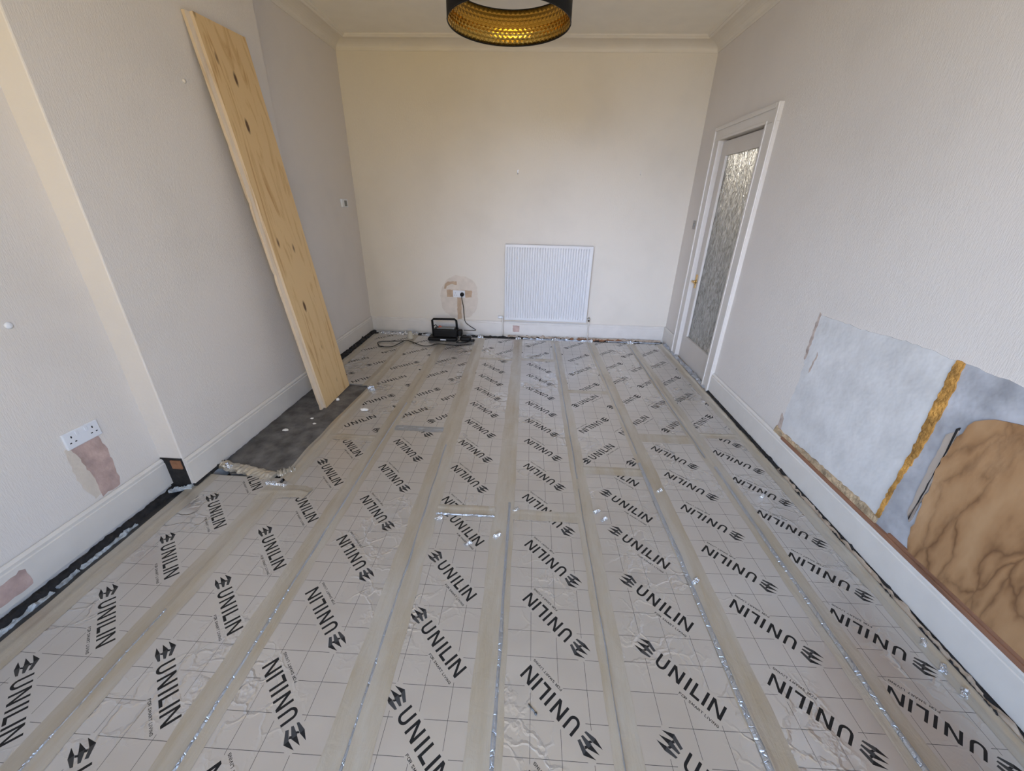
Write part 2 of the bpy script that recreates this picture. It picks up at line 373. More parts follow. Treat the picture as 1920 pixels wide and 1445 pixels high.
def lathe(name, prof, centre, mat, parent=None, seg=24, axis='z', smooth=True, close=True):
    vs_, fs = [], []
    for r, h in prof:
        for k in range(seg):
            a = 2 * math.pi * k / seg; c, s = r * math.cos(a), r * math.sin(a)
            q = {'z': (c, s, h), 'y': (c, h, s), 'x': (h, c, s)}[axis]
            vs_.append((centre[0] + q[0], centre[1] + q[1], centre[2] + q[2]))
    for i in range(len(prof) - 1):
        for k in range(seg):
            fs.append((i * seg + k, i * seg + (k + 1) % seg, (i + 1) * seg + (k + 1) % seg, (i + 1) * seg + k))
    if close:
        fs.append(tuple(range(seg))[::-1]); fs.append(tuple((len(prof) - 1) * seg + k for k in range(seg)))
    bm = bmesh.new(); me = bpy.data.meshes.new('t'); me.from_pydata(vs_, [], fs); bm.from_mesh(me); bpy.data.meshes.remove(me)
    return from_bm(name, bm, mat, parent, smooth)

def ragged_plate(name, outline, axis, at, depth, mat, parent=None, jit=0.006, step=0.02, seed=0):
    """irregular thin plate on a wall: outline in the plane across axis, edges roughened, raised from at by depth (signed)"""
    rnd = random.Random(seed); pts = []
    for i, p in enumerate(outline):
        q = outline[(i + 1) % len(outline)]
        L = math.dist(p, q); n = max(1, int(L / step))
        for k in range(n):
            t = k / n
            pts.append((p[0] + (q[0] - p[0]) * t + rnd.uniform(-jit, jit), p[1] + (q[1] - p[1]) * t + rnd.uniform(-jit, jit)))
    return prism(name, pts, axis, at - depth * 0.2, at + depth, mat, parent)

def rubble(name, p0, p1, width, height, mat, parent=None, seed=0, n=60, side=Vector((0, 0, 1)), rough=1.0, m=6):
    """a ragged half-round ridge of broken stuff running from p0 to p1"""
    rnd = random.Random(seed); p0, p1 = Vector(p0), Vector(p1); d = (p1 - p0).normalized(); s = d.cross(side).normalized()
    vs_, fs = [], []
    for i in range(n + 1):
        c = p0.lerp(p1, i / n)
        ww = width * (1 + rough * 0.5 * noise.noise(Vector((seed, i * 0.23, 0)))); hh = height * max(0.12, 1 + rough * 1.1 * noise.noise(Vector((seed + 9, i * 0.31, 3))))
        for k in range(m + 1):
            a = math.pi * k / m
            vs_.append(c + s * (math.cos(a) * ww / 2 + rnd.uniform(-1, 1) * 0.10 * ww * rough) + side * (math.sin(a) * hh * (1 + rnd.uniform(-.4, .4) * rough)))
    for i in range(n):
        for k in range(m):
            a = i * (m + 1) + k; fs.append((a, a + 1, a + m + 2, a + m + 1))
        fs.append((i * (m + 1), (i + 1) * (m + 1), (i + 1) * (m + 1) + m, i * (m + 1) + m))
    fs.append(tuple(range(m + 1))); fs.append(tuple(n * (m + 1) + k for k in range(m, -1, -1)))
    return mk(name, vs_, fs, mat, parent)

def struct(o): o['kind'] = 'structure'; return o
def thing(name, label, cat, loc=(0, 0, 0), group=None):
    o = bpy.data.objects.new(name, None); o.empty_display_size = 0.05; COL.objects.link(o); o.location = loc
    o['label'] = label; o['category'] = cat
    if group: o['group'] = group
    return o
def under(root, o):
    """parent o (built in world space) under root that sits at root.location"""
    o.parent = root; o.matrix_parent_inverse = Matrix.Translation(root.location).inverted(); return o
def sub(part, o):
    """a piece of a part; the part's own frame is the world's"""
    o.parent = part; o.matrix_parent_inverse = Matrix.Identity(4); return o
def tag(o, label, cat, group=None):
    o['label'] = label; o['category'] = cat
    if group: o['group'] = group
    return o

# ------------------------------------------------------------------ shell: walls, ceiling, cornice
T = 0.16
struct(box('ceiling', (XA - T, YREAR - T, ZC), (XR + T, YK + T, ZC + T), MAT['ceiling']))
floor = struct(box('floor', (XA - T, YREAR - T, -0.26), (XR + T, YK + T, -0.11), MAT['solum']))
wall_left = struct(box('wall_left', (XA - T, YREAR - T, -0.26), (XA, YK + T, ZC), MAT['paper_side']))
wall_chimney = struct(box('wall_chimney', (XA - 0.02, YBN, -0.11), (XB, YBF, ZC), MAT['paper_side'], bev=0.006))
wall_back = struct(box('wall_back', (XA, YK, -0.26), (XR, YK + T, ZC), MAT['paper_back']))
DY0, DY1, DZ = 3.547, 4.352, 2.125                     # door opening
wall_right = struct(prism('wall_right', [(YREAR - T, -0.26), (DY0, -0.26), (DY0, DZ), (DY1, DZ), (DY1, -0.26), (YK + T, -0.26), (YK + T, ZC), (YREAR - T, ZC)],
                          0, XR, XR + T, MAT['paper_side']))
# window wall behind the camera: plate with an opening
WX0, WX1, WZ0, WZ1 = -1.5, 1.1, 0.75, 2.62
def plate_with_hole():
    xs = [XA, WX0, WX1, XR]; zs = [-0.26, WZ0, WZ1, ZC]; bm = bmesh.new()
    V = {(i, k, s): bm.verts.new((xs[i], YREAR - (T if s else 0), zs[k])) for i in range(4) for k in range(4) for s in (0, 1)}
    for i in range(3):
        for k in range(3):
            if (i, k) == (1, 1): continue
            for s in (0, 1): bm.faces.new([V[q + (s,)] for q in ((i, k), (i + 1, k), (i + 1, k + 1), (i, k + 1))])
    for a, b in (((1, 1), (2, 1)), ((2, 1), (2, 2)), ((2, 2), (1, 2)), ((1, 2), (1, 1)), ((0, 0), (3, 0)), ((3, 0), (3, 3)), ((3, 3), (0, 3)), ((0, 3), (0, 0))):
        if abs(a[0] - b[0]) + abs(a[1] - b[1]) == 1:
            bm.faces.new((V[a + (0,)], V[b + (0,)], V[b + (1,)], V[a + (1,)]))
        else:
            n = 3; st = ((b[0] - a[0]) // n, (b[1] - a[1]) // n)
            for j in range(n):
                p = (a[0] + st[0] * j, a[1] + st[1] * j); q = (p[0] + st[0], p[1] + st[1])
                bm.faces.new((V[p + (0,)], V[q + (0,)], V[q + (1,)], V[p + (1,)]))
    return from_bm('wall_rear', bm, MAT['paper_back'])
struct(plate_with_hole())
win = struct(box('window_1', (WX0 - 0.08, YREAR - 0.005, WZ0 - 0.05), (WX1 + 0.08, YREAR + 0.10, WZ0), MAT['frame'], bev=0.006))
for k, x in enumerate((WX0, WX0 + 0.83, WX1 - 0.89, WX1 - 0.06)):
    box('window_stile', (x, YREAR - 0.12, WZ0), (x + 0.06, YREAR - 0.06, WZ1), MAT['frame'], win)
for z in (WZ0, 1.66, WZ1 - 0.06): box('window_rail', (WX0 + 0.06, YREAR - 0.115, z), (WX1 - 0.06, YREAR - 0.065, z + 0.06), MAT['frame'], win)
box('window_pane', (WX0 + 0.02, YREAR - 0.093, WZ0 + 0.02), (WX1 - 0.02, YREAR - 0.087, WZ1 - 0.02), MAT['pane'], win)

def sweep(name, path, prof, mat, closed=False):
    """prof: (offset to the inside = right of travel, z); mitred corners"""
    P = [Vector(p) for p in path]; n = len(P); vs_, fs = [], []
    for i, p in enumerate(P):
        dirs = []
        if i > 0 or closed: dirs.append((p - P[i - 1]).normalized())
        if i < n - 1 or closed: dirs.append((P[(i + 1) % n] - p).normalized())
        ns = [Vector((d.y, -d.x)) for d in dirs]
        b = sum(ns, Vector((0, 0))); b.normalize(); k = 1 / max(0.2, b.dot(ns[0]))
        for off, z in prof: q = p + b * off * k; vs_.append((q.x, q.y, z))
    m = len(prof)
    for i in range(n if closed else n - 1):
        j = (i + 1) % n
        for k in range(m): fs.append((i * m + k, j * m + k, j * m + (k + 1) % m, i * m + (k + 1) % m))
    if not closed: fs += [tuple(range(m)), tuple((n - 1) * m + k for k in range(m - 1, -1, -1))]
    bm = bmesh.new(); me = bpy.data.meshes.new('t'); me.from_pydata(vs_, [], fs); bm.from_mesh(me); bpy.data.meshes.remove(me)
    return from_bm(name, bm, mat)
cove = [(-0.01, 2.915), (0.006, 2.915), (0.010, 2.922)]
for k in range(0, 9):
    a = k / 8 * math.pi / 2; cove.append((0.012 + 0.136 * (1 - math.cos(a)), 2.925 + 0.058 * math.sin(a)))
cove += [(0.152, 2.977), (0.160, 2.982), (0.166, 2.989), (0.172, 2.986), (0.180, 2.991), (0.186, 2.997), (0.19, ZC + 0.01), (-0.01, ZC + 0.01)]
ring = [(XA, YREAR), (XA, YBN), (XB, YBN), (XB, YBF), (XA, YBF), (XA, YK), (XR, YK), (XR, YREAR)]
struct(sweep('trim_1', ring, cove, MAT['cornice'], True))

# ------------------------------------------------------------------ skirting boards
def skirt(name, path, top=ZST, th=0.022):
    prof = [(0.004, ZSB), (th, ZSB), (th, top - 0.030), (th - 0.004, top - 0.026), (th - 0.003, top - 0.012), (th - 0.009, top - 0.004), (th - 0.013, top), (0.004, top)]
    return struct(sweep(name, path, prof, MAT['gloss']))
sk_near = skirt('baseboard_left', [(XA, YREAR), (XA, YBN - 0.006)])
sk_ch = skirt('baseboard_chimney', [(XB, YBN), (XB, YBF + 0.0)])
sk_far = skirt('baseboard_alcove', [(XA, YBF + 0.01), (XA, YK)])
sk_back = skirt('baseboard_back', [(XA + 0.022, YK), (XR - 0.022, YK)])
sk_right = skirt('baseboard_right', [(XR, 3.402), (XR, YREAR)])
sk_door = skirt('baseboard_doorside', [(XR, YK), (XR, 4.492)])

# ------------------------------------------------------------------ insulation boards with their print (one connected mesh each)
R2 = math.sqrt(2)
GLYPH = {'F': [(0, 0, 0, 1), (0, 1, .75, 1), (0, .52, .65, .52)], 'O': [(0, .15, 0, .85), (0, .85, .2, 1), (.2, 1, .7, 1), (.7, 1, .9, .85), (.9, .85, .9, .15), (.9, .15, .7, 0), (.7, 0, .2, 0), (.2, 0, 0, .15)],
         'R': [(0, 0, 0, 1), (0, 1, .7, 1), (.7, 1, .7, .5), (.7, .5, 0, .5), (.35, .5, .78, 0)], 'S': [(.72, .9, .15, 1), (.15, 1, 0, .75), (0, .75, .7, .3), (.7, .3, .6, 0), (.6, 0, 0, .08)],
         'M': [(0, 0, .08, 1), (.08, 1, .5, .25), (.5, .25, .92, 1), (.92, 1, 1, 0)], 'A': [(0, 0, .42, 1), (.42, 1, .84, 0), (.16, .33, .68, .33)],
         'T': [(0, 1, .8, 1), (.4, 0, .4, 1)], 'L': [(0, 0, 0, 1), (0, 0, .62, 0)], 'I': [(0.1, 0, 0.1, 1)], 'V': [(0, 1, .42, 0), (.42, 0, .84, 1)],
         'N': [(0, 0, 0, 1), (0, 1, .8, 0), (.8, 0, .8, 1)], 'G': [(.82, .85, .5, 1), (.5, 1, .15, .9), (.15, .9, 0, .5), (0, .5, .15, .1), (.15, .1, .5, 0), (.5, 0, .84, .12), (.84, .12, .84, .48), (.84, .48, .5, .48)], ' ': []}
GW = {'I': .2, ' ': .25, 'M': 1.0, 'L': .62}
def small_text():
    out, x, hw = [], 0.0, 0.11
    for ch in 'FOR SMART LIVING':
        for x0, y0, x1, y1 in GLYPH[ch]:
            d = math.hypot(x1 - x0, y1 - y0); dx, dy = (x1 - x0) / d * hw, (y1 - y0) / d * hw
            out.append([(x + x0 - dx + dy, y0 - dy - dx), (x + x1 + dx + dy, y1 + dy - dx), (x + x1 + dx - dy, y1 + dy + dx), (x + x0 - dx - dy, y0 - dy + dx)])
        x += GW.get(ch, .82) + .38
    W_ = x - .38
    return [[(0.60 + px / W_ * 1.35, -2.185 + py * 0.075) for px, py in q] for q in out]
TXT = small_text()
CAP, BASE = -1.375, -1.925
def nletter(a, b, w=0.092):
    return [[(a, BASE), (a + w, BASE), (a + w, CAP), (a, CAP)], [(b - w, BASE), (b, BASE), (b, CAP), (b - w, CAP)],
            [(a, CAP), (a + w * 1.15, CAP), (b, BASE), (b - w * 1.15, BASE)]]
def uletter(a, b, w=0.092):
    out = []; cx = (a + b) / 2; R = (b - a) / 2; yb = BASE + R - 0.01
    out.append([(a, yb), (a + w, yb), (a + w, CAP), (a, CAP)]); out.append([(b - w, yb), (b, yb), (b, CAP), (b - w, CAP)])
    n = 10
    for k in range(n):
        t0, t1 = math.pi + math.pi * k / n, math.pi + math.pi * (k + 1) / n
        out.append([(cx + math.cos(t0) * R, yb + math.sin(t0) * R), (cx + math.cos(t1) * R, yb + math.sin(t1) * R),
                    (cx + math.cos(t1) * (R - w), yb + math.sin(t1) * (R - w)), (cx + math.cos(t0) * (R - w), yb + math.sin(t0) * (R - w))])
    return out
WORD = uletter(-0.51, -0.115) + nletter(0.035, 0.467) + [[(0.632, BASE), (0.728, BASE), (0.728, CAP), (0.632, CAP)]] \
     + [[(0.855, BASE), (0.948, BASE), (0.948, CAP), (0.855, CAP)], [(0.948, BASE), (1.175, BASE), (1.175, BASE + 0.10), (0.948, BASE + 0.10)]] \
     + [[(1.262, BASE), (1.358, BASE), (1.358, CAP), (1.262, CAP)]] + nletter(1.465, 1.93)
LEAFG = [[(-0.692, -1.461), (-0.728, -1.553), (-1.045, -1.459), (-1.059, -1.304)],
         [(-0.693, -1.631), (-0.721, -1.701), (-1.061, -1.714), (-1.053, -1.537)],
         [(-0.700, -1.793), (-0.729, -1.864), (-1.054, -1.933), (-1.068, -1.785)]]
LEAFB = [[(-1.059, -1.304), (-1.045, -1.459), (-1.406, -1.507)], [(-1.053, -1.537), (-1.061, -1.700), (-1.400, -1.684)],
         [(-1.066, -1.785), (-1.054, -1.933), (-1.387, -1.868)], [(-0.93, -1.51), (-0.98, -1.58), (-1.05, -1.56), (-1.0, -1.47)], [(-0.93, -1.70), (-0.98, -1.78), (-1.06, -1.78), (-1.0, -1.69)]]
CLEAR = [(-1.45, 1.99, -2.0, -1.27), (0.55, 2.02, -2.23, -1.95)]
ORI = {'rev': ((-1, 1), (-1, -1)), 'fwd': ((1, -1), (1, 1)), 'u': ((1, 1), (-1, 1)), 'd': ((-1, -1), (1, -1))}

def printed_board(xl0, xr0, xl1, xr1, y0, y1, kind, cx, cy0, ang, small=True, z=0.0, logos_on=True, mat='board', tint=None):
    """quad footprint (xl0..xr0 at y0, xl1..xr1 at y1); print grid anchored at (cx, cy0)"""
    ca, sa = math.cos(ang), math.sin(ang)
    def rot(p):
        dx, dy = p[0] - cx, p[1] - cy0
        return (cx + dx * ca - dy * sa, cy0 + dx * sa + dy * ca)
    xmin, xmax = min(xl0, xl1) - 0.05, max(xr0, xr1) + 0.05
    logos = []
    if kind in ('rev', 'fwd'):
        s = 1 if kind == 'rev' else -1
        for k in range(-14, 16):
            logos.append((kind, cx + s * 0.0665, cy0 + s * 0.1669 + 0.3 * k))
        gx, gy = cx, cy0
    else:
        for k in range(-4, 4):
            for j in range(-4, 5):
                logos.append(('u', cx + 0.3 * j, cy0 + 0.8 * k)); logos.append(('d', cx - 0.033 + 0.3 * j, cy0 - 0.467 + 0.8 * k))
        gx, gy = cx - 0.1669, cy0 + 0.0665
    logos = [l for l in logos if xmin - 0.15 < l[1] < xmax + 0.15 and y0 - 0.2 < l[2] < y1 + 0.2] if logos_on else []
    def place(l, t, n):
        r, u = ORI[l[0]]; a, b = (t - 0.71) * 0.1 / R2, (n + 1.65) * 0.1 / R2
        return (l[1] + r[0] * a + u[0] * b, l[2] + r[1] * a + u[1] * b)
    verts, faces, kindof = [], [], []
    def face(pts, k):
        i = len(verts); verts.extend(Vector(rot(p)) for p in pts); faces.append(list(range(i, i + len(pts)))); kindof.append(k)
    i0 = 4
    verts.extend([Vector((xl0, y0)), Vector((xr0, y0)), Vector((xr1, y1)), Vector((xl1, y1))]); faces.append([0, 1, 2, 3]); kindof.append(0)
    # grid lines, broken around the logos
    rects = []
    for l in logos:
        r, u = ORI[l[0]]
        for t0, t1, n0, n1 in CLEAR: rects.append((l, Vector(r) / R2, Vector(u) / R2, (t0 - 0.71) * .1, (t1 - 0.71) * .1, (n0 + 1.65) * .1, (n1 + 1.65) * .1))
    def cuts(p, d, L):
        ivs = []
        for l, r, u, t0, t1, n0, n1 in rects:
            q = Vector((p[0] - l[1], p[1] - l[2])); lo, hi = 0.0, L
            for ax, a, b in ((r, t0, t1), (u, n0, n1)):
                o_, k = q.dot(ax), Vector(d).dot(ax)
                if abs(k) < 1e-9:
                    if not (a <= o_ <= b): lo, hi = 1, 0
                else:
                    s0, s1 = sorted(((a - o_) / k, (b - o_) / k)); lo, hi = max(lo, s0), min(hi, s1)
            if hi - lo > 1e-4: ivs.append((lo, hi))
        ivs.sort(); out = []; cur = 0.0
        for a, b in ivs:
            if a > cur: out.append((cur, a))
            cur = max(cur, b)
        if cur < L: out.append((cur, L))
        return out
    lw = 0.0008
    k0, k1 = math.floor((xmin - gx) / .1), math.ceil((xmax - gx) / .1)
    for k in range(k0, k1 + 1):
        x = gx + k * .1
        for a, b in cuts((x, y0 - .03), (0, 1), y1 - y0 + .06):
            face([(x - lw, y0 - .03 + a), (x + lw, y0 - .03 + a), (x + lw, y0 - .03 + b), (x - lw, y0 - .03 + b)], 3)
    for k in range(math.floor((y0 - gy) / .1), math.ceil((y1 - gy) / .1) + 1):
        yy = gy + k * .1
        for a, b in cuts((xmin, yy), (1, 0), xmax - xmin):
            face([(xmin + a, yy - lw), (xmin + b, yy - lw), (xmin + b, yy + lw), (xmin + a, yy + lw)], 3)
    for l in logos:
        for poly in WORD: face([place(l, t, n) for t, n in poly], 1)
        for poly in LEAFG: face([place(l, t, n) for t, n in poly], 2)
        for poly in LEAFB: face([place(l, t, n) for t, n in poly], 1)
        if small:
            for poly in TXT: face([place(l, t, n) for t, n in poly], 1)
    # orientation must be ccw for every input face
    fixed = []
    for f in faces:
        A = sum(verts[f[i]].x * verts[f[(i + 1) % len(f)]].y - verts[f[(i + 1) % len(f)]].x * verts[f[i]].y for i in range(len(f)))
        fixed.append(f if A > 0 else f[::-1])
    V, E_, F_, ov, oe, of = delaunay_2d_cdt(verts, [], fixed, 0, 1e-6)
    bm = bmesh.new(); bv = [bm.verts.new((v.x, v.y, z)) for v in V]
    for f, src in zip(F_, of):
        if 0 not in src: continue
        ks = [kindof[i] for i in src if i != 0]
        try: fc = bm.faces.new([bv[i] for i in f])
        except ValueError: continue
        fc.material_index = 1 if 1 in ks else 2 if 2 in ks else 3 if 3 in ks else 0
        if fc.normal.z < 0: fc.normal_flip()
    for v in list(bm.verts):
        if not v.link_faces: bm.verts.remove(v)
    be = [e for e in bm.edges if len(e.link_faces) == 1]
    ex = bmesh.ops.extrude_edge_only(bm, edges=be)
    for v in [g for g in ex['geom'] if isinstance(g, bmesh.types.BMVert)]: v.co.z = z - 0.09
    for f in [g for g in ex['geom'] if isinstance(g, bmesh.types.BMFace)]: f.material_index = 0
    bm.normal_update()
    me = bpy.data.meshes.new('insulation_board'); bm.to_mesh(me); bm.free()
    for m in (MAT[mat], MAT['ink'], MAT['inkgrey'], MAT['inkline']): me.materials.append(m)
    return link('insulation_board', me, floor)

# tape lines over the joists: (left, right) edges at y = 0.6 and at y = 4.7
JN = {0: (-1.962, -1.843), 1: (-1.527, -1.393), 2: (-1.085, -0.960), 3: (-0.590, -0.432), 4: (-0.153, -0.033), 5: (0.312, 0.407), 6: (0.775, 0.884), 7: (1.221, 1.334), 8: (1.583, 1.668)}
JF = {0: (-2.010, -1.930), 1: (-1.545, -1.430), 2: (-1.118, -1.012), 3: (-0.690, -0.575), 4: (-0.205, -0.105), 5: (0.255, 0.350), 6: (0.690, 0.790), 7: (1.185, 1.285), 8: (1.560, 1.675)}
def jx(j, y, side=None):
    t = (y - 0.6) / 4.1
    l = JN[j][0] + (JF[j][0] - JN[j][0]) * t; r = JN[j][1] + (JF[j][1] - JN[j][1]) * t
    return (l + r) / 2 if side is None else (l if side == 0 else r)
def strip_board(j, y0, y1, kind, cx, cyy, ang=0.0, small=True, **kw):
    g = 0.012
    return printed_board(jx(j, y0) + g, jx(j + 1, y0) - g, jx(j, y1) + g, jx(j + 1, y1) - g, y0 + 0.002, y1 - 0.002, kind, cx, cyy, ang, small, **kw)
YN, YF = -0.93, 4.745
strip_board(0, YN, 1.86, 'fwd', -1.586, 1.106, 0.0)
strip_board(1, YN, 2.345, 'fwd', -1.134, 0.887, 0.0)
strip_board(2, YN, 2.510, 'rev', -0.886, 0.581, 0.013)
strip_board(3, YN, 1.660, 'fwd', -0.224, 1.099, 0.010)
strip_board(4, YN, 1.662, 'rev', 0.0525, 0.620, 0.0041)
strip_board(5, YN, 2.100, 'fwd', 0.685, 1.031, 0.012)
strip_board(6, YN, 2.530, 'rev', 0.950, 0.653, 0.018)
printed_board(jx(7, YN) + .012, XR - 0.045, jx(7, 2.6) + .012, XR - 0.045, YN, 2.598, 'rev', 1.351, 0.640, 0.007)
strip_board(3, 1.660, 4.010, 'rev', -0.434, 1.511, 0.016)
strip_board(4, 1.662, 4.040, 'rev', 0.019, 2.469, 0.0093)
strip_board(0, 3.235, YF, 'q', -1.545, 3.826, 0.0, False)
strip_board(1, 2.345, YF, 'q', -1.294, 2.578, 0.0, False)
strip_board(2, 2.510, YF, 'q', -0.925, 2.745, 0.0, False)
strip_board(3, 4.010, YF, 'q', -0.552, 4.722, 0.0, False)
strip_board(4, 4.040, YF, 'q', 0.094, 4.612, 0.0, False)
strip_board(5, 2.100, 3.270, 'q', 0.528, 3.122, 0.0)
strip_board(5, 3.270, YF, 'q', 0.552, 3.800, 0.0, False)
strip_board(6, 2.530, YF, 'q', 0.888, 3.576, 0.0)
printed_board(jx(7, 2.6) + .012, XR - 0.03, jx(7, YF) + .012, XR - 0.03, 2.602, YF, 'q', 1.400, 3.253, 0.0)
# sunken strip between the left tape and the wall, shade painted into its foil
printed_board(XA + 0.012, -1.935, XA + 0.012, -1.935, YN, YBN + 0.02, 'rev', -1.586, 0.81, 0.0, False, z=-0.028, logos_on=False, mat='boarddark')

# ------------------------------------------------------------------ foil tape
def tape(pts_l, pts_r, ridge, seed, mat, name='foil_tape', h=0.005, z0=0.0012, nx=10, step=0.02, wob=0.004, parent=None, wr=0.0022):
    """strip between two poly-lines of (x, y); ridge = position 0..1 of the raised crease"""
    def at(pl, t):
        f = t * (len(pl) - 1); i = min(int(f), len(pl) - 2); k = f - i
        return Vector(pl[i]).lerp(Vector(pl[i + 1]), k)
    L = sum((Vector(pts_l[i + 1]) - Vector(pts_l[i])).length for i in range(len(pts_l) - 1)); n = max(4, int(L / step))
    vs_, fs = [], []
    for i in range(n + 1):
        t = i / n; a, b = at(pts_l, t), at(pts_r, t); d = (b - a).normalized()
        a = a + d * wob * noise.noise(Vector((seed, t * L * 6, 0))) * 2; b = b + d * wob * noise.noise(Vector((seed + 5, t * L * 6, 0))) * 2
        rp = ridge + 0.05 * noise.noise(Vector((seed + 2, t * L * 1.3, 0)))
        for k in range(nx + 1):
            s = k / nx; q = a.lerp(b, s)
            z = z0 + h * math.exp(-((s - rp) / 0.10) ** 2) + wr * max(0, noise.noise(Vector((q.x * 22 + seed, q.y * 9, 0)))) * (0.3 + min(s, 1 - s) * 2)
            if k in (0, nx): z = z0 * 0.6
            vs_.append((q.x, q.y, z))
    for i in range(n):
        for k in range(nx):
            c = i * (nx + 1) + k; fs.append((c, c + 1, c + nx + 2, c + nx + 1))
    o = mk(name, vs_, fs, mat, parent or floor, True)
    if o.data.polygons[0].normal.z < 0: o.data.flip_normals()
    return o
def jtape(j, y0, y1, ridge, seed, l_extra=0.0, r_extra=0.0):
    ys = [y0 + (y1 - y0) * k / 12 for k in range(13)]
    t = tape([(jx(j, y, 0) - l_extra, y) for y in ys], [(jx(j, y, 1) + r_extra, y) for y in ys], ridge, seed, MAT['tape'])
    return t
def seam(j, y0, y1, frac, seed, w=0.010):
    ys = [y0 + (y1 - y0) * k / 12 for k in range(13)]
    c = [jx(j, y, 0) + (jx(j, y, 1) - jx(j, y, 0)) * (frac + 0.04 * noise.noise(Vector((seed, y * 1.5, 0)))) for y in ys]
    return tape([(x - w / 2, y) for x, y in zip(c, ys)], [(x + w / 2, y) for x, y in zip(c, ys)], 0.5, seed, MAT['seam'], 'foil_seam', h=0.004, z0=0.0068, nx=4, wob=0.002)
jtape(0, YN, YBN + 0.11, 0.5, 1); jtape(1, YN, 1.80, 0.6, 2)
jtape(1, 3.20, YF, 0.35, 3)
jtape(2, YN, YF, 0.62, 4); jtape(3, YN, YF, 0.45, 5); jtape(4, YN, YF, 0.7, 6); jtape(5, YN, YF, 0.3, 7); jtape(6, YN, YF, 0.2, 8); jtape(7, YN, YF, 0.45, 9)
jtape(0, 3.40, YF, 0.5, 10)
seam(2, YN, 2.9, 0.64, 21, 0.012); seam(3, YN, 2.3, 0.48, 22, 0.011); seam(4, YN, 1.75, 0.74, 23, 0.016); seam(5, YN, 1.9, 0.32, 24, 0.006)
seam(6, YN, 2.2, 0.14, 25, 0.024); seam(7, YN, 2.2, 0.42, 26, 0.022); seam(5, 2.0, 4.6, 0.35, 27, 0.012); seam(6, 2.3, 4.6, 0.25, 28, 0.008); seam(7, 2.3, 4.6, 0.2, 29, 0.008)
seam(1, YN, 1.0, 0.55, 30, 0.008)
# tape beside the hearth, along the right wall and the left edge
tape([(-1.497, 1.86), (-1.502, 2.45), (-1.470, 3.16), (-1.50, 3.24)], [(-1.375, 1.80), (-1.385, 2.45), (-1.385, 3.16), (-1.40, 3.24)], 0.3, 11, MAT['tape'], h=0.012, wr=0.006)
tape([(jx(8, y, 0), y) for y in (YN, 1.2, 2.0, 2.6, 3.4, YF)], [(XR - 0.028, y) for y in (YN, 1.2, 2.0, 2.6, 3.4, YF)], 0.7, 12, MAT['tape'], h=0.014, wr=0.010)
# cross joints
def cross(j, y, w, seed, mat='tape', ridge=0.25, h=0.004, a=0.0, b=0.0):
    l, r = jx(j, y, 1) - 0.01, jx(j + 1, y, 0) + 0.01
    return tape([(l, y + w / 2), (r, y + w / 2 + b)], [(l, y - w / 2), (r, y - w / 2 + b)], ridge, seed, MAT[mat], h=h, z0=0.0016, nx=8)
cross(1, 2.345, 0.075, 31); cross(2, 2.505, 0.07, 32, 'seam', 0.4, 0.006); cross(3, 1.672, 0.085, 33, h=0.006)
cross(3, 1.638, 0.018, 34, 'seam', 0.5, 0.006); cross(4, 1.664, 0.078, 35); cross(5, 2.100, 0.085, 36, h=0.006); cross(6, 2.528, 0.115, 37)
cross(7, 2.600, 0.07, 38, h=0.008); cross(5, 3.275, 0.07, 39); cross(4, 4.04, 0.08, 40); cross(3, 4.02, 0.06, 41)
# broad patch beyond the near strip by the hearth corner
tape([(-1.53, 1.80), (-1.30, 1.80), (-1.24, 1.78)], [(-1.54, 1.66), (-1.33, 1.70), (-1.26, 1.69)], 0.5, 42, MAT['tape'], h=0.006, z0=0.003)
# crumpled bright foil along the hearth edge and at the joist ends
def crumple(name, p0, p1, w, h, seed, mat='silver', n=26):
    return rubble(name, p0, p1, w, h, MAT[mat], floor, seed, n=n, rough=0.9, m=5)
crumple('crumpled_foil', (-1.93, 1.955, 0.0), (-1.53, 1.865, 0.0), 0.075, 0.022, 51, 'tape')
crumple('crumpled_foil', (-1.955, 1.965, 0.004), (-1.84, 1.915, 0.004), 0.030, 0.024, 52)
crumple('crumpled_foil', (-1.545, 1.81, 0.0), (-1.42, 1.79, 0.0), 0.028, 0.012, 53)
crumple('crumpled_foil', (-1.53, 1.89, 0.0), (-1.45, 1.95, 0.0), 0.05, 0.022, 54, 'tape')
crumple('crumpled_foil', (-1.45, 3.17, 0.002), (-1.40, 3.10, 0.002), 0.06, 0.02, 55, 'seam', 12)
for k, (x, y) in enumerate(((jx(3, 4.8), 4.755), (jx(4, 4.8), 4.752), (jx(5, 4.8), 4.752), (jx(6, 4.8), 4.75), (jx(7, 4.8), 4.745))):
    crumple('crumpled_foil', (x - 0.035, y, 0.0), (x + 0.035, y - 0.004, 0.0), 0.05, 0.028, 60 + k, 'silver', 9)
for k, (x, y) in enumerate(((0.44, 1.66), (0.41, 1.72), (1.42, 1.93), (0.815, 1.93), (0.80, 1.30), (-0.455, 1.60), (-0.13, 1.50), (-0.04, 1.70), (-0.27, 1.44), (1.60, 0.98), (1.615, 1.08), (1.60, 0.90))):
    crumple('crumpled_foil', (x - 0.014, y - 0.012, 0.002), (x + 0.014, y + 0.014, 0.002), 0.022, 0.010, 80 + k, 'silver', 6)
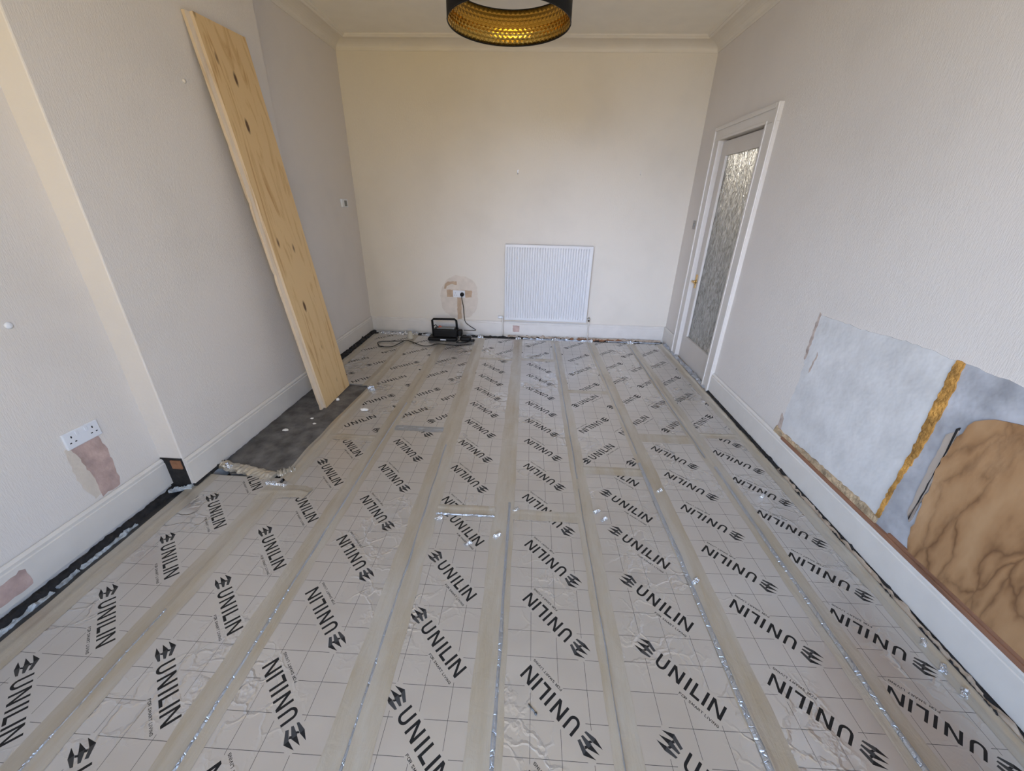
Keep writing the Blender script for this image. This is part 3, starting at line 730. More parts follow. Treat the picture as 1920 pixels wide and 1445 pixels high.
# perimeter: foam bead, dark ridges (painted gap shade, dirt at the right) and broken battens below the skirting
rubble('shade_dirt_edge', (XA + 0.02, YN, -0.03), (XA + 0.02, YBN, -0.03), 0.05, 0.030, MAT['dark'], floor, 101, n=180, rough=0.35)
for k, (ya, yb, ww) in enumerate(((0.40, 0.83, 0.030), (0.85, 1.06, 0.034), (1.08, 1.17, 0.024), (1.18, 1.46, 0.026))):
    rubble('foam_bead', (XA + 0.052, ya, -0.03), (XA + 0.050, yb, -0.03), ww * 0.8, 0.012, MAT['foam'], floor, 120 + k, n=int((yb - ya) * 80), rough=1.3)
rubble('shade_dirt_edge', (XR - 0.022, 3.40, 0.0), (XR - 0.022, YN, 0.0), 0.024, 0.016, MAT['dark'], floor, 103, n=200, rough=0.7)
rubble('broken_batten', (XR - 0.034, 2.2, 0.0), (XR - 0.034, YN, 0.0), 0.022, 0.017, MAT['oldwood'], floor, 104, n=150, rough=1.2)
for k, y in enumerate((0.88, 0.97, 1.10, 1.32, 1.62, 1.95, 2.3, 2.75)):
    rubble('shade_dirt_edge', (XR - 0.050, y - 0.05, 0.004), (XR - 0.046, y + 0.04, 0.004), 0.010, 0.010, MAT['dark'], floor, 130 + k, n=12, rough=1.3)
rubble('shade_dirt_edge', (XA + 0.03, YBF + 0.02, -0.01), (XA + 0.03, YK - 0.02, -0.01), 0.075, 0.022, MAT['dark'], floor, 105, n=80)
rubble('shade_dirt_edge', (XA + 0.03, YK - 0.075, -0.03), (XR - 0.03, YK - 0.075, -0.03), 0.15, 0.026, MAT['dark'], floor, 106, n=160, rough=0.7)
rubble('crumpled_foil', (XA + 0.13, YK - 0.11, -0.006), (-1.45, YK - 0.11, -0.006), 0.06, 0.022, MAT['silver'], floor, 107, n=50)
rubble('crumpled_foil', (-1.40, YK - 0.115, -0.006), (-0.75, YK - 0.115, -0.006), 0.045, 0.018, MAT['seam'], floor, 108, n=40)
rubble('broken_batten', (-0.30, YK - 0.040, -0.012), (0.55, YK - 0.042, -0.012), 0.026, 0.022, MAT['oldwood'], floor, 109, n=70, rough=0.8)
rubble('broken_batten', (0.60, YK - 0.040, -0.010), (XR - 0.05, YK - 0.040, -0.010), 0.030, 0.026, MAT['oldwood'], floor, 113, n=90, rough=0.35)
rubble('rusty_debris', (0.50, YK - 0.075, -0.010), (1.15, YK - 0.07, -0.010), 0.035, 0.018, MAT['brick'], floor, 114, n=50, rough=1.0)
rubble('crumpled_foil', (-0.10, YK - 0.115, -0.010), (0.72, YK - 0.118, -0.010), 0.020, 0.015, MAT['seam'], floor, 115, n=50, rough=1.0)
tube('heating_pipe', [(0.95, YK - 0.105, -0.004), (1.3, YK - 0.106, -0.004), (XR - 0.06, YK - 0.105, -0.004)], 0.010, MAT['seam'], floor)
rubble('crumpled_foil', (XR - 0.035, 4.72, 0.0), (XR - 0.012, 3.48, 0.0), 0.055, 0.022, MAT['seam'], floor, 110, n=70)
rubble('shade_dirt_edge', (XB + 0.012, YBN, 0.0), (XB + 0.012, YBN + 0.24, 0.0), 0.03, 0.02, MAT['dark'], floor, 111, n=20)
# bare masonry where the skirting return is missing
cb = box('bare_masonry', (XA + 0.0, YBN - 0.004, -0.03), (XB - 0.004, YBN + 0.001, ZST + 0.006), MAT['dark'], wall_chimney)
box('brick', (XA + 0.060, YBN - 0.012, 0.125), (XB - 0.010, YBN - 0.003, 0.182), MAT['brick'], wall_chimney, bev=0.003)
rubble('foam_bead', (XA + 0.03, YBN - 0.05, -0.01), (XB + 0.01, YBN - 0.012, 0.0), 0.03, 0.018, MAT['foam'], floor, 112, n=16)

# ------------------------------------------------------------------ hearth
hp = [(XB + 0.002, 1.97), (-1.82, 1.885), (-1.53, 1.90), (-1.495, 1.95), (-1.50, 2.47), (-1.468, 3.13), (-1.50, 3.20), (-1.66, 3.235), (XB + 0.002, 3.26)]
hearth = ragged_plate('hearth_slab', hp, 2, -0.02, 0.014, MAT['hearth'], None, 0.004, 0.03, 7)
tag(hearth, 'dark grey concrete hearth slab set in the floor at the chimney breast', 'hearth')

# ------------------------------------------------------------------ leaning boards
def leaning_board(name, base_n, base_f, top_z, xb, xt, th, mats, label, notch=0):
    """base edge from (x,y) near to far on the floor, leaning back to the wall"""
    bn, bf = Vector((*base_n, 0.0)), Vector((*base_f, 0.0))
    lean = Vector((xt - xb, -0.07, top_z)); L = lean.length; zax = lean.normalized()
    yax = (bf - bn).normalized(); yax = (yax - zax * yax.dot(zax)).normalized(); xax = yax.cross(zax).normalized()
    W = (bf - bn).length
    bm = bmesh.new()
    n = 60; rnd = random.Random(notch + 3)
    ring_ = []
    for i in range(n + 1):
        dent = -0.0 if not notch else max(0.0, noise.noise(Vector((notch, i * 0.55, 0))) - 0.28) * 0.035
        z = L * i / n
        ring_.append([bm.verts.new((0, dent, z)), bm.verts.new((0, W, z)), bm.verts.new((-th, W, z)), bm.verts.new((-th, dent, z))])
    for i in range(n):
        a, b = ring_[i], ring_[i + 1]
        for k in range(4):
            f = bm.faces.new((a[k], a[(k + 1) % 4], b[(k + 1) % 4], b[k])); f.material_index = 0 if k == 0 else 1
    f = bm.faces.new(ring_[0]); f.material_index = 1
    f = bm.faces.new(ring_[-1]); f.material_index = 1
    o = from_bm(name, bm, mats)
    m = Matrix((xax, yax, zax)).transposed().to_4x4(); m.translation = bn
    lowest = min((m @ v.co).z for v in o.data.vertices); m.translation.z -= lowest + 0.006
    o.matrix_world = m
    return tag(o, label, 'plywood')
leaning_board('plywood_sheet', (-1.655, 2.765), (-1.645, 3.187), 2.475, -1.655, -1.920, 0.018, [MAT['ply'], MAT['plyedge']],
              'long yellow knotty plywood strip leaning in front against the chimney breast')
leaning_board('plywood_sheet', (-1.676, 2.728), (-1.666, 3.13), 2.470, -1.676, -1.9390, 0.018, [MAT['plypale'], MAT['plyedge']],
              'pale chipped plywood strip leaning behind the yellow knotty one', notch=5)

# ------------------------------------------------------------------ door and its surround
door = struct(prism('door_1', [(DY0 + 0.012, 0.012), (DY1 - 0.012, 0.012), (DY1 - 0.012, 0.27), (DY0 + 0.012, 0.27)], 0, XR + 0.012, XR + 0.050, MAT['doorpaint']))
box('door_stile', (XR + 0.012, DY0 + 0.012, 0.27), (XR + 0.050, 3.637, 2.110), MAT['doorpaint'], door, bev=0.002)
box('door_stile', (XR + 0.012, 4.235, 0.27), (XR + 0.050, DY1 - 0.012, 2.110), MAT['doorpaint'], door, bev=0.002)
box('top_rail', (XR + 0.012, 3.637, 1.992), (XR + 0.050, 4.235, 2.110), MAT['doorpaint'], door, bev=0.002)
box('glass_pane', (XR + 0.030, 3.637, 0.27), (XR + 0.037, 4.235, 1.992), MAT['glass'], door)
box('glazing_bead', (XR + 0.008, 4.222, 0.275), (XR + 0.030, 4.236, 1.990), MAT['archpaint'], door, bev=0.002)
box('glazing_bead', (XR + 0.014, 3.636, 0.275), (XR + 0.030, 3.646, 1.990), MAT['doorpaint'], door, bev=0.002)
hnd = lathe('door_handle', [(0.0, 0.0), (0.026, -0.001), (0.026, -0.006), (0.012, -0.010), (0.009, -0.018), (0.009, -0.044), (0.0, -0.045)], (XR + 0.012, 4.290, 0.855), MAT['brass'], door, 20, 'x')
box('handle_plate', (XR + 0.006, 4.272, 0.785), (XR + 0.012, 4.308, 0.925), MAT['brass'], hnd, bev=0.0025)
tube('lever', [(XR - 0.030, 4.290, 0.855), (XR - 0.034, 4.250, 0.856), (XR - 0.034, 4.195, 0.850)], 0.008, MAT['brass'], hnd)
arch = struct(prism('trim_2', [(DY0 - 0.145, ZC * 0 + 2.240), (DY1 + 0.140, 2.240), (DY1 + 0.140, 2.125), (DY0 - 0.145, 2.125)], 0, XR - 0.024, XR + 0.001, MAT['archpaint']))
for (y0, y1, z0, z1) in ((DY0 - 0.145, DY0, 0.0, 2.125), (DY1, DY1 + 0.140, 0.0, 2.125)):
    box('architrave', (XR - 0.024, y0, z0), (XR + 0.001, y1, z1), MAT['archpaint'], arch, bev=0.003)
for (y0, y1, z0, z1) in ((DY0 - 0.147, DY0 - 0.112, 0.0, 2.242), (DY1 + 0.107, DY1 + 0.142, 0.0, 2.242), (DY0 - 0.112, DY1 + 0.107, 2.207, 2.242)):
    box('architrave_moulding', (XR - 0.036, y0, z0), (XR - 0.022, y1, z1), MAT['archpaint'], arch, bev=0.005)
for (y0, y1, z0, z1) in ((DY0 - 0.020, DY0, 0.0, 2.125), (DY1, DY1 + 0.020, 0.0, 2.125), (DY0 - 0.020, DY1 + 0.020, 2.125, 2.145)):
    box('architrave_bead', (XR - 0.030, y0, z0), (XR - 0.022, y1, z1), MAT['archpaint'], arch, bev=0.003)
box('door_stop', (XR + 0.052, DY0, 2.085), (XR + T, DY1, 2.125), MAT['doorpaint'], arch)
for a, b in ((DY0, DY0 + 0.014), (DY1 - 0.014, DY1)): box('door_lining', (XR + 0.052, a, 0.0), (XR + T, b, 2.085), MAT['doorpaint'], arch)
box('threshold', (XR + 0.0, DY0, -0.02), (XR + T, DY1, 0.006), MAT['oldwood'], arch)
# hallway on the far side of the glass
hx0, hx1 = XR + T, XR + 1.5
hall = struct(box('wall_hall', (hx1, 2.6, -0.05), (hx1 + 0.08, 5.6, 2.7), MAT['hall']))
struct(box('floor_hall', (hx0, 2.6, -0.12), (hx1, 5.6, -0.04), MAT['oldwood'])); struct(box('ceiling_hall', (hx0, 2.6, 2.7), (hx1, 5.6, 2.78), MAT['hall']))
struct(box('wall_hall_end', (hx0, 5.6, -0.05), (hx1, 5.68, 2.7), MAT['hall'])); struct(box('wall_hall_near', (hx0, 2.52, -0.05), (hx1, 2.6, 2.7), MAT['hall']))
pl = bpy.data.lights.new('hall_fill_lamp', 'POINT'); pl.energy = 48; pl.color = (1.0, 0.93, 0.84); pl.shadow_soft_size = 0.15  # unseen point lamp added to brighten the hall behind the glass
plo = bpy.data.objects.new('hall_fill_lamp', pl); COL.objects.link(plo); plo.location = (XR + 0.9, 5.2, 2.2)

# ------------------------------------------------------------------ radiator
RX0, RX1, RZ0, RZ1, RY = -0.343, 0.680, 0.224, 1.124, YK - 0.09
rad = thing('radiator', 'white ribbed panel radiator on the back wall', 'radiator', ((RX0 + RX1) / 2, YK - 0.05, RZ0))
def fluted(name, y_front):
    pitch_, nfl = 0.0297, 33; x_in0 = RX0 + 0.022; prof = [(RX0, 0.010), (RX0 + 0.003, 0.0), (x_in0 - 0.004, 0.0)]
    for k in range(nfl):
        a = x_in0 + k * pitch_
        prof += [(a, 0.012), (a + 0.004, 0.0125), (a + 0.008, 0.002), (a + pitch_ - 0.005, 0.001)]
    prof += [(RX1 - 0.016, 0.0), (RX1 - 0.003, 0.0), (RX1, 0.010)]
    zs = [(RZ0, 0.0, 0.010), (RZ0 + 0.004, 0.0, 0.0), (RZ0 + 0.028, 0.0, 0.0), (RZ0 + 0.045, 1.0, 0.0), (RZ1 - 0.045, 1.0, 0.0), (RZ1 - 0.028, 0.0, 0.0), (RZ1 - 0.004, 0.0, 0.0), (RZ1, 0.0, 0.010)]
    m = len(prof); V = [(x, y_front + d * (k if 0 < i < m - 1 else 1) + e, z) for z, k, e in zs for i, (x, d) in enumerate(prof)]
    F = [(r * m + c, r * m + c + 1, (r + 1) * m + c + 1, (r + 1) * m + c) for r in range(len(zs) - 1) for c in range(m - 1)]
    return mk(name, V, F, MAT['rad'])
under(rad, fluted('front_panel', RY))
under(rad, box('back_panel', (RX0 + 0.004, RY + 0.050, RZ0 + 0.004), (RX1 - 0.004, RY + 0.062, RZ1 - 0.006), MAT['rad'], bev=0.003))
for x0 in (RX0, RX1 - 0.002): under(rad, box('side_panel', (x0, RY + 0.008, RZ0 + 0.012), (x0 + 0.002, RY + 0.062, RZ1 - 0.010), MAT['rad']))
under(rad, box('top_grille', (RX0, RY + 0.006, RZ1 - 0.006), (RX1, RY + 0.064, RZ1 + 0.001), MAT['rad'], bev=0.002))
for x in (RX0 + 0.12, RX1 - 0.12): under(rad, box('wall_bracket', (x, RY + 0.060, RZ0 + 0.05), (x + 0.03, YK - 0.001, RZ1 - 0.05), MAT['rad']))
under(rad, lathe('valve_cap', [(0.0, -0.028), (0.016, -0.026), (0.017, 0.02), (0.010, 0.026), (0.008, 0.036)], (-0.398, YK - 0.055, 0.250), MAT['white'], None, 18, 'x'))
vlv = under(rad, lathe('lockshield_valve', [(0.0, -0.03), (0.011, -0.03), (0.011, -0.008), (0.015, -0.006), (0.015, 0.012), (0.009, 0.014), (0.009, 0.026), (0.0, 0.027)], (0.715, YK - 0.055, 0.262), MAT['chrome'], None, 16, 'z'))
sub(vlv, tube('valve_stub', [(0.675, YK - 0.055, 0.262), (0.712, YK - 0.055, 0.262)], 0.008, MAT['chrome'], None))
under(rad, tube('supply_pipe', [(0.715, YK - 0.055, 0.235), (0.715, YK - 0.056, 0.12), (0.716, YK - 0.057, 0.01)], 0.0075, MAT['archpaint'], None))
under(rad, tube('supply_pipe', [(-0.372, YK - 0.055, 0.250), (-0.366, YK - 0.055, 0.20), (-0.366, YK - 0.055, 0.01)], 0.0075, MAT['archpaint'], None))

# ------------------------------------------------------------------ pendant lamp
LC, LR, LZ, LH = (-0.168, 2.421), 0.2945, 2.332, 0.150
lamp = thing('pendant_lamp', 'black drum pendant lamp with gold scalloped lining', 'lamp', (LC[0], LC[1], LZ))
def drum(name, r, mat, z0, z1, th, seg=96):
    me = bpy.data.meshes.new(name); V, F = [], []
    for zz in (z0, z1):
        for k in range(seg + 1):
            a = 2 * math.pi * k / seg; V.append((LC[0] + r * math.cos(a), LC[1] + r * math.sin(a), zz))
    for k in range(seg): F.append((k, k + 1, seg + 1 + k + 1, seg + 1 + k))
    me.from_pydata(V, [], F); uvl = me.uv_layers.new(name='UVMap')
    for p in me.polygons:
        for li in p.loop_indices:
            vi = me.loops[li].vertex_index; uvl.data[li].uv = ((vi % (seg + 1)) / seg, 1.0 if vi > seg else 0.0)
    me.materials.append(mat); me.polygons.foreach_set('use_smooth', [True] * len(me.polygons))
    o = link(name, me); so = o.modifiers.new('thickness', 'SOLIDIFY'); so.thickness = th; so.offset = -1
    return o
shade = under(lamp, drum('lamp_shade', LR, MAT['blackpl'], LZ, LZ + LH, 0.002))
sub(shade, drum('shade_lining', LR - 0.0035, MAT['gold'], LZ + 0.003, LZ + LH - 0.003, 0.001))
for zz in (LZ, LZ + LH): sub(shade, tube('shade_rim', [(LC[0] + (LR - 0.002) * math.cos(2 * math.pi * k / 64), LC[1] + (LR - 0.002) * math.sin(2 * math.pi * k / 64), zz) for k in range(65)], 0.0032, MAT['blackpl'], None, 6, False))
for k in range(3):
    a = 2 * math.pi * k / 3 + 0.5
    under(lamp, tube('spider_arm', [(LC[0], LC[1], LZ + LH - 0.01), (LC[0] + (LR - 0.003) * math.cos(a), LC[1] + (LR - 0.003) * math.sin(a), LZ + LH - 0.003)], 0.002, MAT['blackpl'], None, 6, False))
hold = under(lamp, lathe('bulb_holder', [(0.0, 0.0), (0.02, 0.0), (0.02, 0.06), (0.008, 0.075), (0.0, 0.076)], (LC[0], LC[1], LZ + LH + 0.06), MAT['white'], None, 18))
sub(hold, lathe('light_bulb', [(0.0, -0.085), (0.016, -0.082), (0.028, -0.062), (0.030, -0.045), (0.022, -0.02), (0.013, 0.0)], (LC[0], LC[1], LZ + LH + 0.06), MAT['white'], None, 20))
under(lamp, tube('lamp_cord', [(LC[0], LC[1], LZ + LH + 0.13), (LC[0], LC[1], ZC - 0.02)], 0.003, MAT['white'], None, 8, False))
under(lamp, lathe('ceiling_rose', [(0.0, -0.03), (0.03, -0.028), (0.045, -0.004), (0.045, 0.001)], (LC[0], LC[1], ZC), MAT['white'], None, 24))

# ------------------------------------------------------------------ sockets, switch, thermostat, hooks
def socket(name, label, origin, ux, nrm, wdt=0.150, hgt=0.086):
    """ux: unit vector along the plate to the viewer's right, nrm: out of the wall"""
    root = thing(name, label, 'socket', origin)
    ux, nrm, uz = Vector(ux), Vector(nrm), Vector((0, 0, 1)); m = Matrix((ux, nrm, uz)).transposed().to_4x4(); m.translation = Vector(origin)
    def put(nm, lo, hi, mat, bev=0.0):
        o = box(nm, lo, hi, mat, None, bev); o.data.transform(m); o.data.update()
        if m.determinant() < 0: o.data.flip_normals()
        return sub(plate, o) if plate else under(root, o)
    plate = None
    plate = put('face_plate', (-wdt / 2, -0.001, 0), (wdt / 2, 0.011, hgt), MAT['white'], 0.004)
    for s in (-1, 1):
        cx_ = s * wdt * 0.25
        put('rocker_switch', (s * 0.020 - 0.006, 0.010, 0.052), (s * 0.020 + 0.006, 0.0145, 0.074), MAT['white'], 0.0015)
        put('pin_hole', (cx_ - 0.0025 + s * 0.008, 0.0095, 0.050), (cx_ + 0.0025 + s * 0.008, 0.0118, 0.060), MAT['hole'])
        for d in (-0.011, 0.011): put('pin_hole', (cx_ + d - 0.004 + s * 0.008, 0.0095, 0.026), (cx_ + d + 0.004 + s * 0.008, 0.0118, 0.031), MAT['hole'])
    return root
socket('wall_socket', 'empty white double socket on the left wall above bare pink plaster', (XA, 1.458, 0.488), (0, 1, 0), (1, 0, 0), 0.154, 0.080)
socket('wall_socket', 'white double socket on the back wall with a black plug in it', (-0.921, YK, 0.470), (1, 0, 0), (0, -1, 0), 0.152, 0.088)
ls = thing('light_switch', 'small grey metal light switch between the back corner and the glazed door', 'switch', (XR, 4.600, 1.388))
under(ls, box('switch_plate', (XR - 0.010, 4.560, 1.345), (XR + 0.001, 4.645, 1.431), MAT['greyplate'], None, 0.003))
under(ls, box('rocker', (XR - 0.015, 4.592, 1.372), (XR - 0.009, 4.612, 1.404), MAT['greyscreen'], None, 0.002))
th_ = thing('thermostat', 'small white room thermostat with grey display on the left alcove wall', 'thermostat', (XA, 4.57, 1.478))
under(th_, box('case', (XA - 0.001, 4.505, 1.478), (XA + 0.022, 4.640, 1.560), MAT['white'], None, 0.005))
under(th_, box('display', (XA + 0.020, 4.552, 1.490), (XA + 0.0235, 4.612, 1.546), MAT['greyscreen'], None, 0.001))
for k, (x, z, lab) in enumerate(((-0.221, 1.871, 'small grey metal picture hook high on the back wall above the radiator'), (1.110, 1.885, 'small pale picture hook on the back wall towards the door'))):
    hk = thing('picture_hook', lab, 'hook', (x, YK, z))
    under(hk, box('hook_plate', (x - 0.006, YK - 0.003, z - 0.022), (x + 0.006, YK + 0.001, z + 0.022), MAT['greyplate' if k == 0 else 'archpaint'], None, 0.001))
    under(hk, tube('hook_arm', [(x, YK - 0.002, z - 0.016), (x, YK - 0.016, z - 0.024), (x, YK - 0.020, z - 0.010)], 0.0025, MAT['greyplate' if k == 0 else 'archpaint'], None))
bl = thing('wall_grommet', 'small white round cable grommet on the left wall', 'grommet', (XA, 1.408, 1.07))
under(bl, lathe('cap', [(0.014, -0.001), (0.014, 0.004), (0.009, 0.008), (0.0, 0.009)], (XA, 1.408, 1.07), MAT['white'], None, 18, 'x'))
sc = thing('wall_screw', 'white screw cap on the chimney breast beside the leaning plywood', 'screw cap', (XB, 2.546, 2.125))
under(sc, lathe('cap', [(0.011, -0.001), (0.010, 0.005), (0.0, 0.008)], (XB, 2.546, 2.125), MAT['archpaint'], None, 14, 'x'))

# ------------------------------------------------------------------ repairs and bare plaster on the walls
ragged_plate('pale_filler', [(-0.972, 0.735), (-1.07, 0.69), (-1.15, 0.56), (-1.155, 0.42), (-1.13, 0.30), (-1.05, 0.22), (-0.93, 0.195), (-0.80, 0.21), (-0.71, 0.31), (-0.69, 0.45), (-0.69, 0.60), (-0.76, 0.70), (-0.86, 0.73)], 1, YK, -0.0012, MAT['paleplaster'], wall_back, 0.010, 0.03, 2)
ragged_plate('tan_filler', [(-1.075, 0.472), (-0.765, 0.472), (-0.755, 0.560), (-1.075, 0.562)], 1, YK, -0.002, MAT['tanplaster'], wall_back, 0.003, 0.02, 3)
ragged_plate('tan_filler', [(-0.950, 0.195), (-0.897, 0.195), (-0.895, 0.470), (-0.948, 0.470)], 1, YK, -0.0024, MAT['tanplaster'], wall_back, 0.003, 0.02, 4)
ragged_plate('tan_filler', [(-1.11, 0.57), (-1.10, 0.62), (-1.06, 0.662), (-0.99, 0.668), (-0.945, 0.665), (-0.95, 0.625), (-1.02, 0.632), (-1.07, 0.60), (-1.085, 0.57)], 1, YK, -0.0018, MAT['tanplaster'], wall_back, 0.005, 0.02, 5)
ragged_plate('pink_filler', [(-0.237, 0.055), (-0.152, 0.055), (-0.150, 0.137), (-0.236, 0.139)], 1, YK - 0.021, -0.0025, MAT['pinkplaster'], sk_back, 0.003, 0.02, 6)
ragged_plate('pale_filler', [(1.375, 0.49), (1.44, 0.505), (1.47, 0.34), (1.455, 0.21), (1.39, 0.20), (1.362, 0.32)], 0, XA, 0.0012, MAT['paleplaster'], wall_left, 0.006, 0.02, 8)
ragged_plate('pink_filler', [(1.395, 0.492), (1.515, 0.490), (1.53, 0.40), (1.525, 0.28), (1.515, 0.197), (1.425, 0.196), (1.425, 0.30), (1.415, 0.38)], 0, XA, 0.002, MAT['pinkplaster'], wall_left, 0.005, 0.02, 9)
ragged_plate('pink_filler', [(0.93, 0.048), (1.045, 0.046), (1.047, 0.128), (1.03, 0.138), (1.02, 0.128), (0.93, 0.134)], 0, XA + 0.021, 0.0025, MAT['pinkplaster'], sk_near, 0.003, 0.02, 10)
# right wall
ragged_plate('torn_paper_edge', [(2.372, 1.012), (2.352, 1.006), (2.348, 0.84), (2.356, 0.72), (2.366, 0.72), (2.372, 0.86)], 0, XR, -0.0028, MAT['tanpaper'], wall_right, 0.006, 0.02, 18)
ragged_plate('torn_paper_edge', [(2.385, 0.33), (2.355, 0.30), (2.350, 0.232), (2.395, 0.225)], 0, XR, -0.0028, MAT['tanpaper'], wall_right, 0.006, 0.02, 19)
ragged_plate('torn_paper_edge', [(2.275, 0.80), (2.262, 0.78), (2.285, 0.66), (2.292, 0.67)], 0, XR, -0.0028, MAT['tanpaper'], wall_right, 0.004, 0.02, 20)
ragged_plate('bare_render', [(1.53, 0.20), (1.512, 1.030), (1.40, 1.026), (1.313, 1.024), (0.95, 1.02), (0.40, 1.02), (0.40, 0.20)], 0, XR, -0.0012, MAT['greyplaster'], wall_right, 0.006, 0.03, 11)
ragged_plate('bare_plaster', [(2.366, 1.004), (2.355, 0.837), (2.345, 0.56), (2.372, 0.232), (1.80, 0.228), (1.538, 0.236), (1.534, 0.438), (1.525, 0.605), (1.529, 0.788), (1.547, 1.030), (1.785, 1.028), (2.10, 1.008)], 0, XR, -0.002, MAT['whiteplaster'], wall_right, 0.006, 0.025, 12)
ragged_plate('foam_edge', [(1.548, 1.030), (1.516, 1.030), (1.502, 0.90), (1.500, 0.76), (1.506, 0.60), (1.524, 0.43), (1.526, 0.24), (1.545, 0.24), (1.540, 0.438), (1.536, 0.605), (1.545, 0.788)], 0, XR, -0.007, MAT['orange'], wall_right, 0.004, 0.015, 13)
ragged_plate('hardboard_panel', [(1.384, 0.846), (1.409, 0.734), (1.411, 0.604), (1.385, 0.405), (1.374, 0.262), (1.338, 0.214), (0.40, 0.208), (0.40, 0.93), (1.00, 0.925), (1.255, 0.908), (1.355, 0.872)], 0, XR, -0.010, MAT['stained'], wall_right, 0.006, 0.025, 14)
ragged_plate('timber_ground', [(1.412, 0.79), (1.444, 0.752), (1.440, 0.55), (1.428, 0.360), (1.402, 0.330), (1.402, 0.55)], 0, XR, -0.006, MAT['greywood'], wall_right, 0.003, 0.02, 15)
ragged_plate('recess_shade', [(1.416, 0.80), (1.424, 0.79), (1.414, 0.62), (1.412, 0.34), (1.408, 0.34), (1.410, 0.6)], 0, XR, -0.0075, MAT['dark'], wall_right, 0.002, 0.03, 16)  # raised dark plate; the shade of the slot is in its colour
ragged_plate('broken_plaster_edge', [(2.40, 0.185), (2.385, 0.235), (2.30, 0.222), (1.95, 0.236), (1.62, 0.246), (1.53, 0.238), (1.53, 0.185)], 0, XR, -0.010, MAT['beige'], wall_right, 0.006, 0.02, 17)
box('wood_strip', (XR - 0.018, 0.30, ZST - 0.004), (XR + 0.0, 2.30, ZST + 0.016), MAT['redwood'], sk_right, 0.002)
box('wood_strip', (XR - 0.012, 0.30, ZST + 0.012), (XR + 0.0, 1.45, ZST + 0.030), MAT['redwood'], sk_right, 0.002)

# ------------------------------------------------------------------ black portable unit by the back wall, leads and pouch
unit = thing('portable_unit', 'black portable electrical unit with upright rectangular carry handle by the back wall', 'portable unit', (-1.06, 4.62, 0.0))
under(unit, box('base_foot', (-1.262, 4.535, 0.004), (-0.905, 4.700, 0.048), MAT['blackpl'], None, 0.018, 3))
bdy = under(unit, box('body', (-1.195, 4.560, 0.044), (-0.900, 4.690, 0.148), MAT['blackpl'], None, 0.016, 3))
sub(bdy, box('top_panel', (-1.150, 4.580, 0.146), (-0.935, 4.670, 0.160), MAT['greyscreen'], None, 0.005))
under(unit, box('name_plate', (-1.105, 4.5325, 0.018), (-1.035, 4.5365, 0.031), MAT['white'], None))
under(unit, tube('carry_handle', [(-1.205, 4.62, 0.05), (-1.212, 4.62, 0.24), (-1.195, 4.62, 0.258), (-0.935, 4.62, 0.263), (-0.915, 4.62, 0.245), (-0.905, 4.62, 0.05)], 0.0135, MAT['blackpl'], None, 10, False))
sub(bdy, tube('red_clip', [(-1.13, 4.60, 0.158), (-1.12, 4.60, 0.178), (-1.095, 4.60, 0.168)], 0.007, MAT['red'], None))
sub(bdy, tube('jump_lead', [(-1.19, 4.60, 0.175), (-1.165, 4.60, 0.192), (-1.145, 4.60, 0.165), (-1.125, 4.60, 0.172)], 0.005, MAT['blackpl'], None))
under(unit, box('side_pod', (-0.905, 4.585, 0.060), (-0.845, 4.665, 0.135), MAT['blackpl'], None, 0.018, 3))
pg = under(unit, lathe('plug', [(0.0, -0.034), (0.018, -0.033), (0.024, -0.026), (0.025, 0.0)], (-0.880, YK - 0.012, 0.512), MAT['blackpl'], None, 20, 'y'))
under(unit, tube('power_lead', [(-0.880, YK - 0.034, 0.500), (-0.882, YK - 0.034, 0.455), (-0.868, YK - 0.03, 0.36), (-0.852, YK - 0.03, 0.18), (-0.79, YK - 0.05, 0.12), (-0.712, YK - 0.06, 0.072), (-0.76, 4.80, 0.075), (-0.84, 4.70, 0.105)], 0.0042, MAT['blackpl'], None))
pouch = thing('charger', 'flat black charger lying on the foil beside the portable unit', 'charger', (-0.79, 4.60, 0.0))
under(pouch, box('case', (-0.868, 4.545, 0.005), (-0.735, 4.655, 0.060), MAT['blackpl'], None, 0.022, 3))
under(pouch, box('clip', (-0.745, 4.560, 0.005), (-0.690, 4.600, 0.030), MAT['blackpl'], None, 0.010, 2))
under(pouch, tube('lead', [(-0.85, 4.60, 0.02), (-0.90, 4.50, 0.010), (-0.82, 4.49, 0.010), (-0.76, 4.53, 0.012)], 0.005, MAT['blackpl'], None))
lead = tube('loose_cable', [(-0.70, 4.47, 0.008), (-0.90, 4.400, 0.008), (-1.10, 4.425, 0.009), (-1.19, 4.345, 0.009), (-1.29, 4.345, 0.009), (-1.49, 4.49, 0.012), (-1.58, 4.465, 0.012), (-1.82, 4.42, 0.009),
                            (-1.78, 4.29, 0.009), (-1.72, 4.25, 0.009), (-1.615, 4.265, 0.009), (-1.565, 4.38, 0.012), (-1.535, 4.46, 0.016)], 0.0048, MAT['blackpl'])
tag(lead, 'thin black cable trailing in a loop over the foil by the back wall', 'cable')
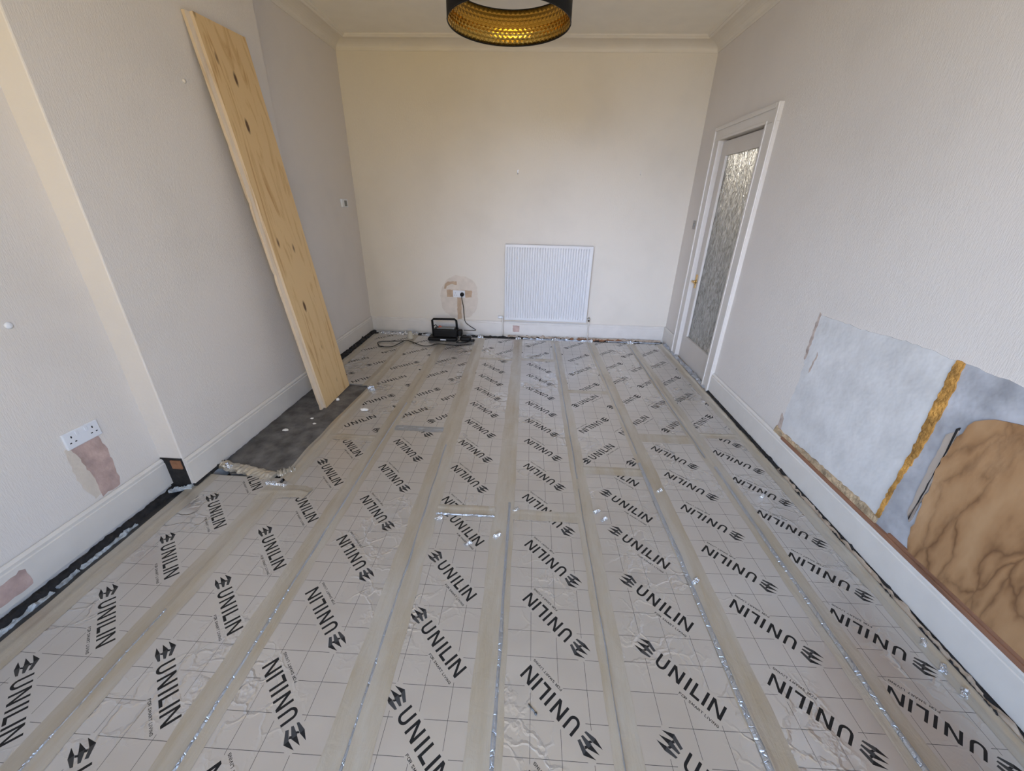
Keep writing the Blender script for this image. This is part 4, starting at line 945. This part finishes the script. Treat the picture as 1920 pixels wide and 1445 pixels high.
oc = lathe('foam_offcut', [(0.0, 0.0), (0.038, 0.002), (0.036, 0.03), (0.026, 0.075), (0.022, 0.092), (0.0, 0.094)], (-1.492, 4.60, 0.004), MAT['cork'], None, 9, smooth=False)
tag(oc, 'small beige foam offcut standing on the foil at the back left', 'offcut')

# ------------------------------------------------------------------ crumbs and a screw on the floor
def lump(name, p, s, mat, label, cat, seed):
    bm = bmesh.new(); bmesh.ops.create_icosphere(bm, subdivisions=2, radius=1)
    for v_ in bm.verts:
        k = 1 + 0.35 * noise.noise(v_.co * 1.6 + Vector((seed, 0, 0))); v_.co = Vector((v_.co.x * s[0] * k, v_.co.y * s[1] * k, max(-0.35, v_.co.z) * s[2] * k))
    o = from_bm(name, bm, mat); z = min(v_.co.z for v_ in o.data.vertices); o.location = (p[0], p[1], p[2] - z); return tag(o, label, cat)
lump('plaster_crumb', (-1.331, 2.746, 0.003), (0.034, 0.020, 0.010), MAT['crumb'], 'largest white plaster flake, lying on the foil tape beside the hearth', 'plaster crumb', 1)
lump('plaster_crumb', (-1.787, 2.403, -0.006), (0.022, 0.016, 0.006), MAT['crumb'], 'flat white plaster crumb in the middle of the dark hearth', 'plaster crumb', 2)
lump('plaster_crumb', (-1.632, 2.915, -0.006), (0.016, 0.014, 0.014), MAT['crumb'], 'small white plaster crumb at the foot of the yellow plywood', 'plaster crumb', 3)
lump('plaster_crumb', (-1.625, 2.513, -0.006), (0.013, 0.010, 0.004), MAT['crumb'], 'tiny white crumb on the hearth nearest its right edge', 'plaster crumb', 4)
lump('plaster_crumb', (-1.684, 2.589, -0.006), (0.012, 0.010, 0.004), MAT['crumb'], 'tiny white crumb on the hearth just in front of the plywood', 'plaster crumb', 5)
scr = thing('wood_screw', 'dark steel screw lying on the printed foil near the front centre', 'screw', (0.058, 0.751, 0.0))
under(scr, tube('shank', [(0.046, 0.764, 0.0035), (0.069, 0.740, 0.0035)], 0.0022, MAT['steel'], None, 8, False))
under(scr, lathe('head', [(0.0, -0.0), (0.0045, 0.0), (0.0045, 0.003), (0.0, 0.004)], (0.071, 0.738, 0.0015), MAT['steel'], None, 12))
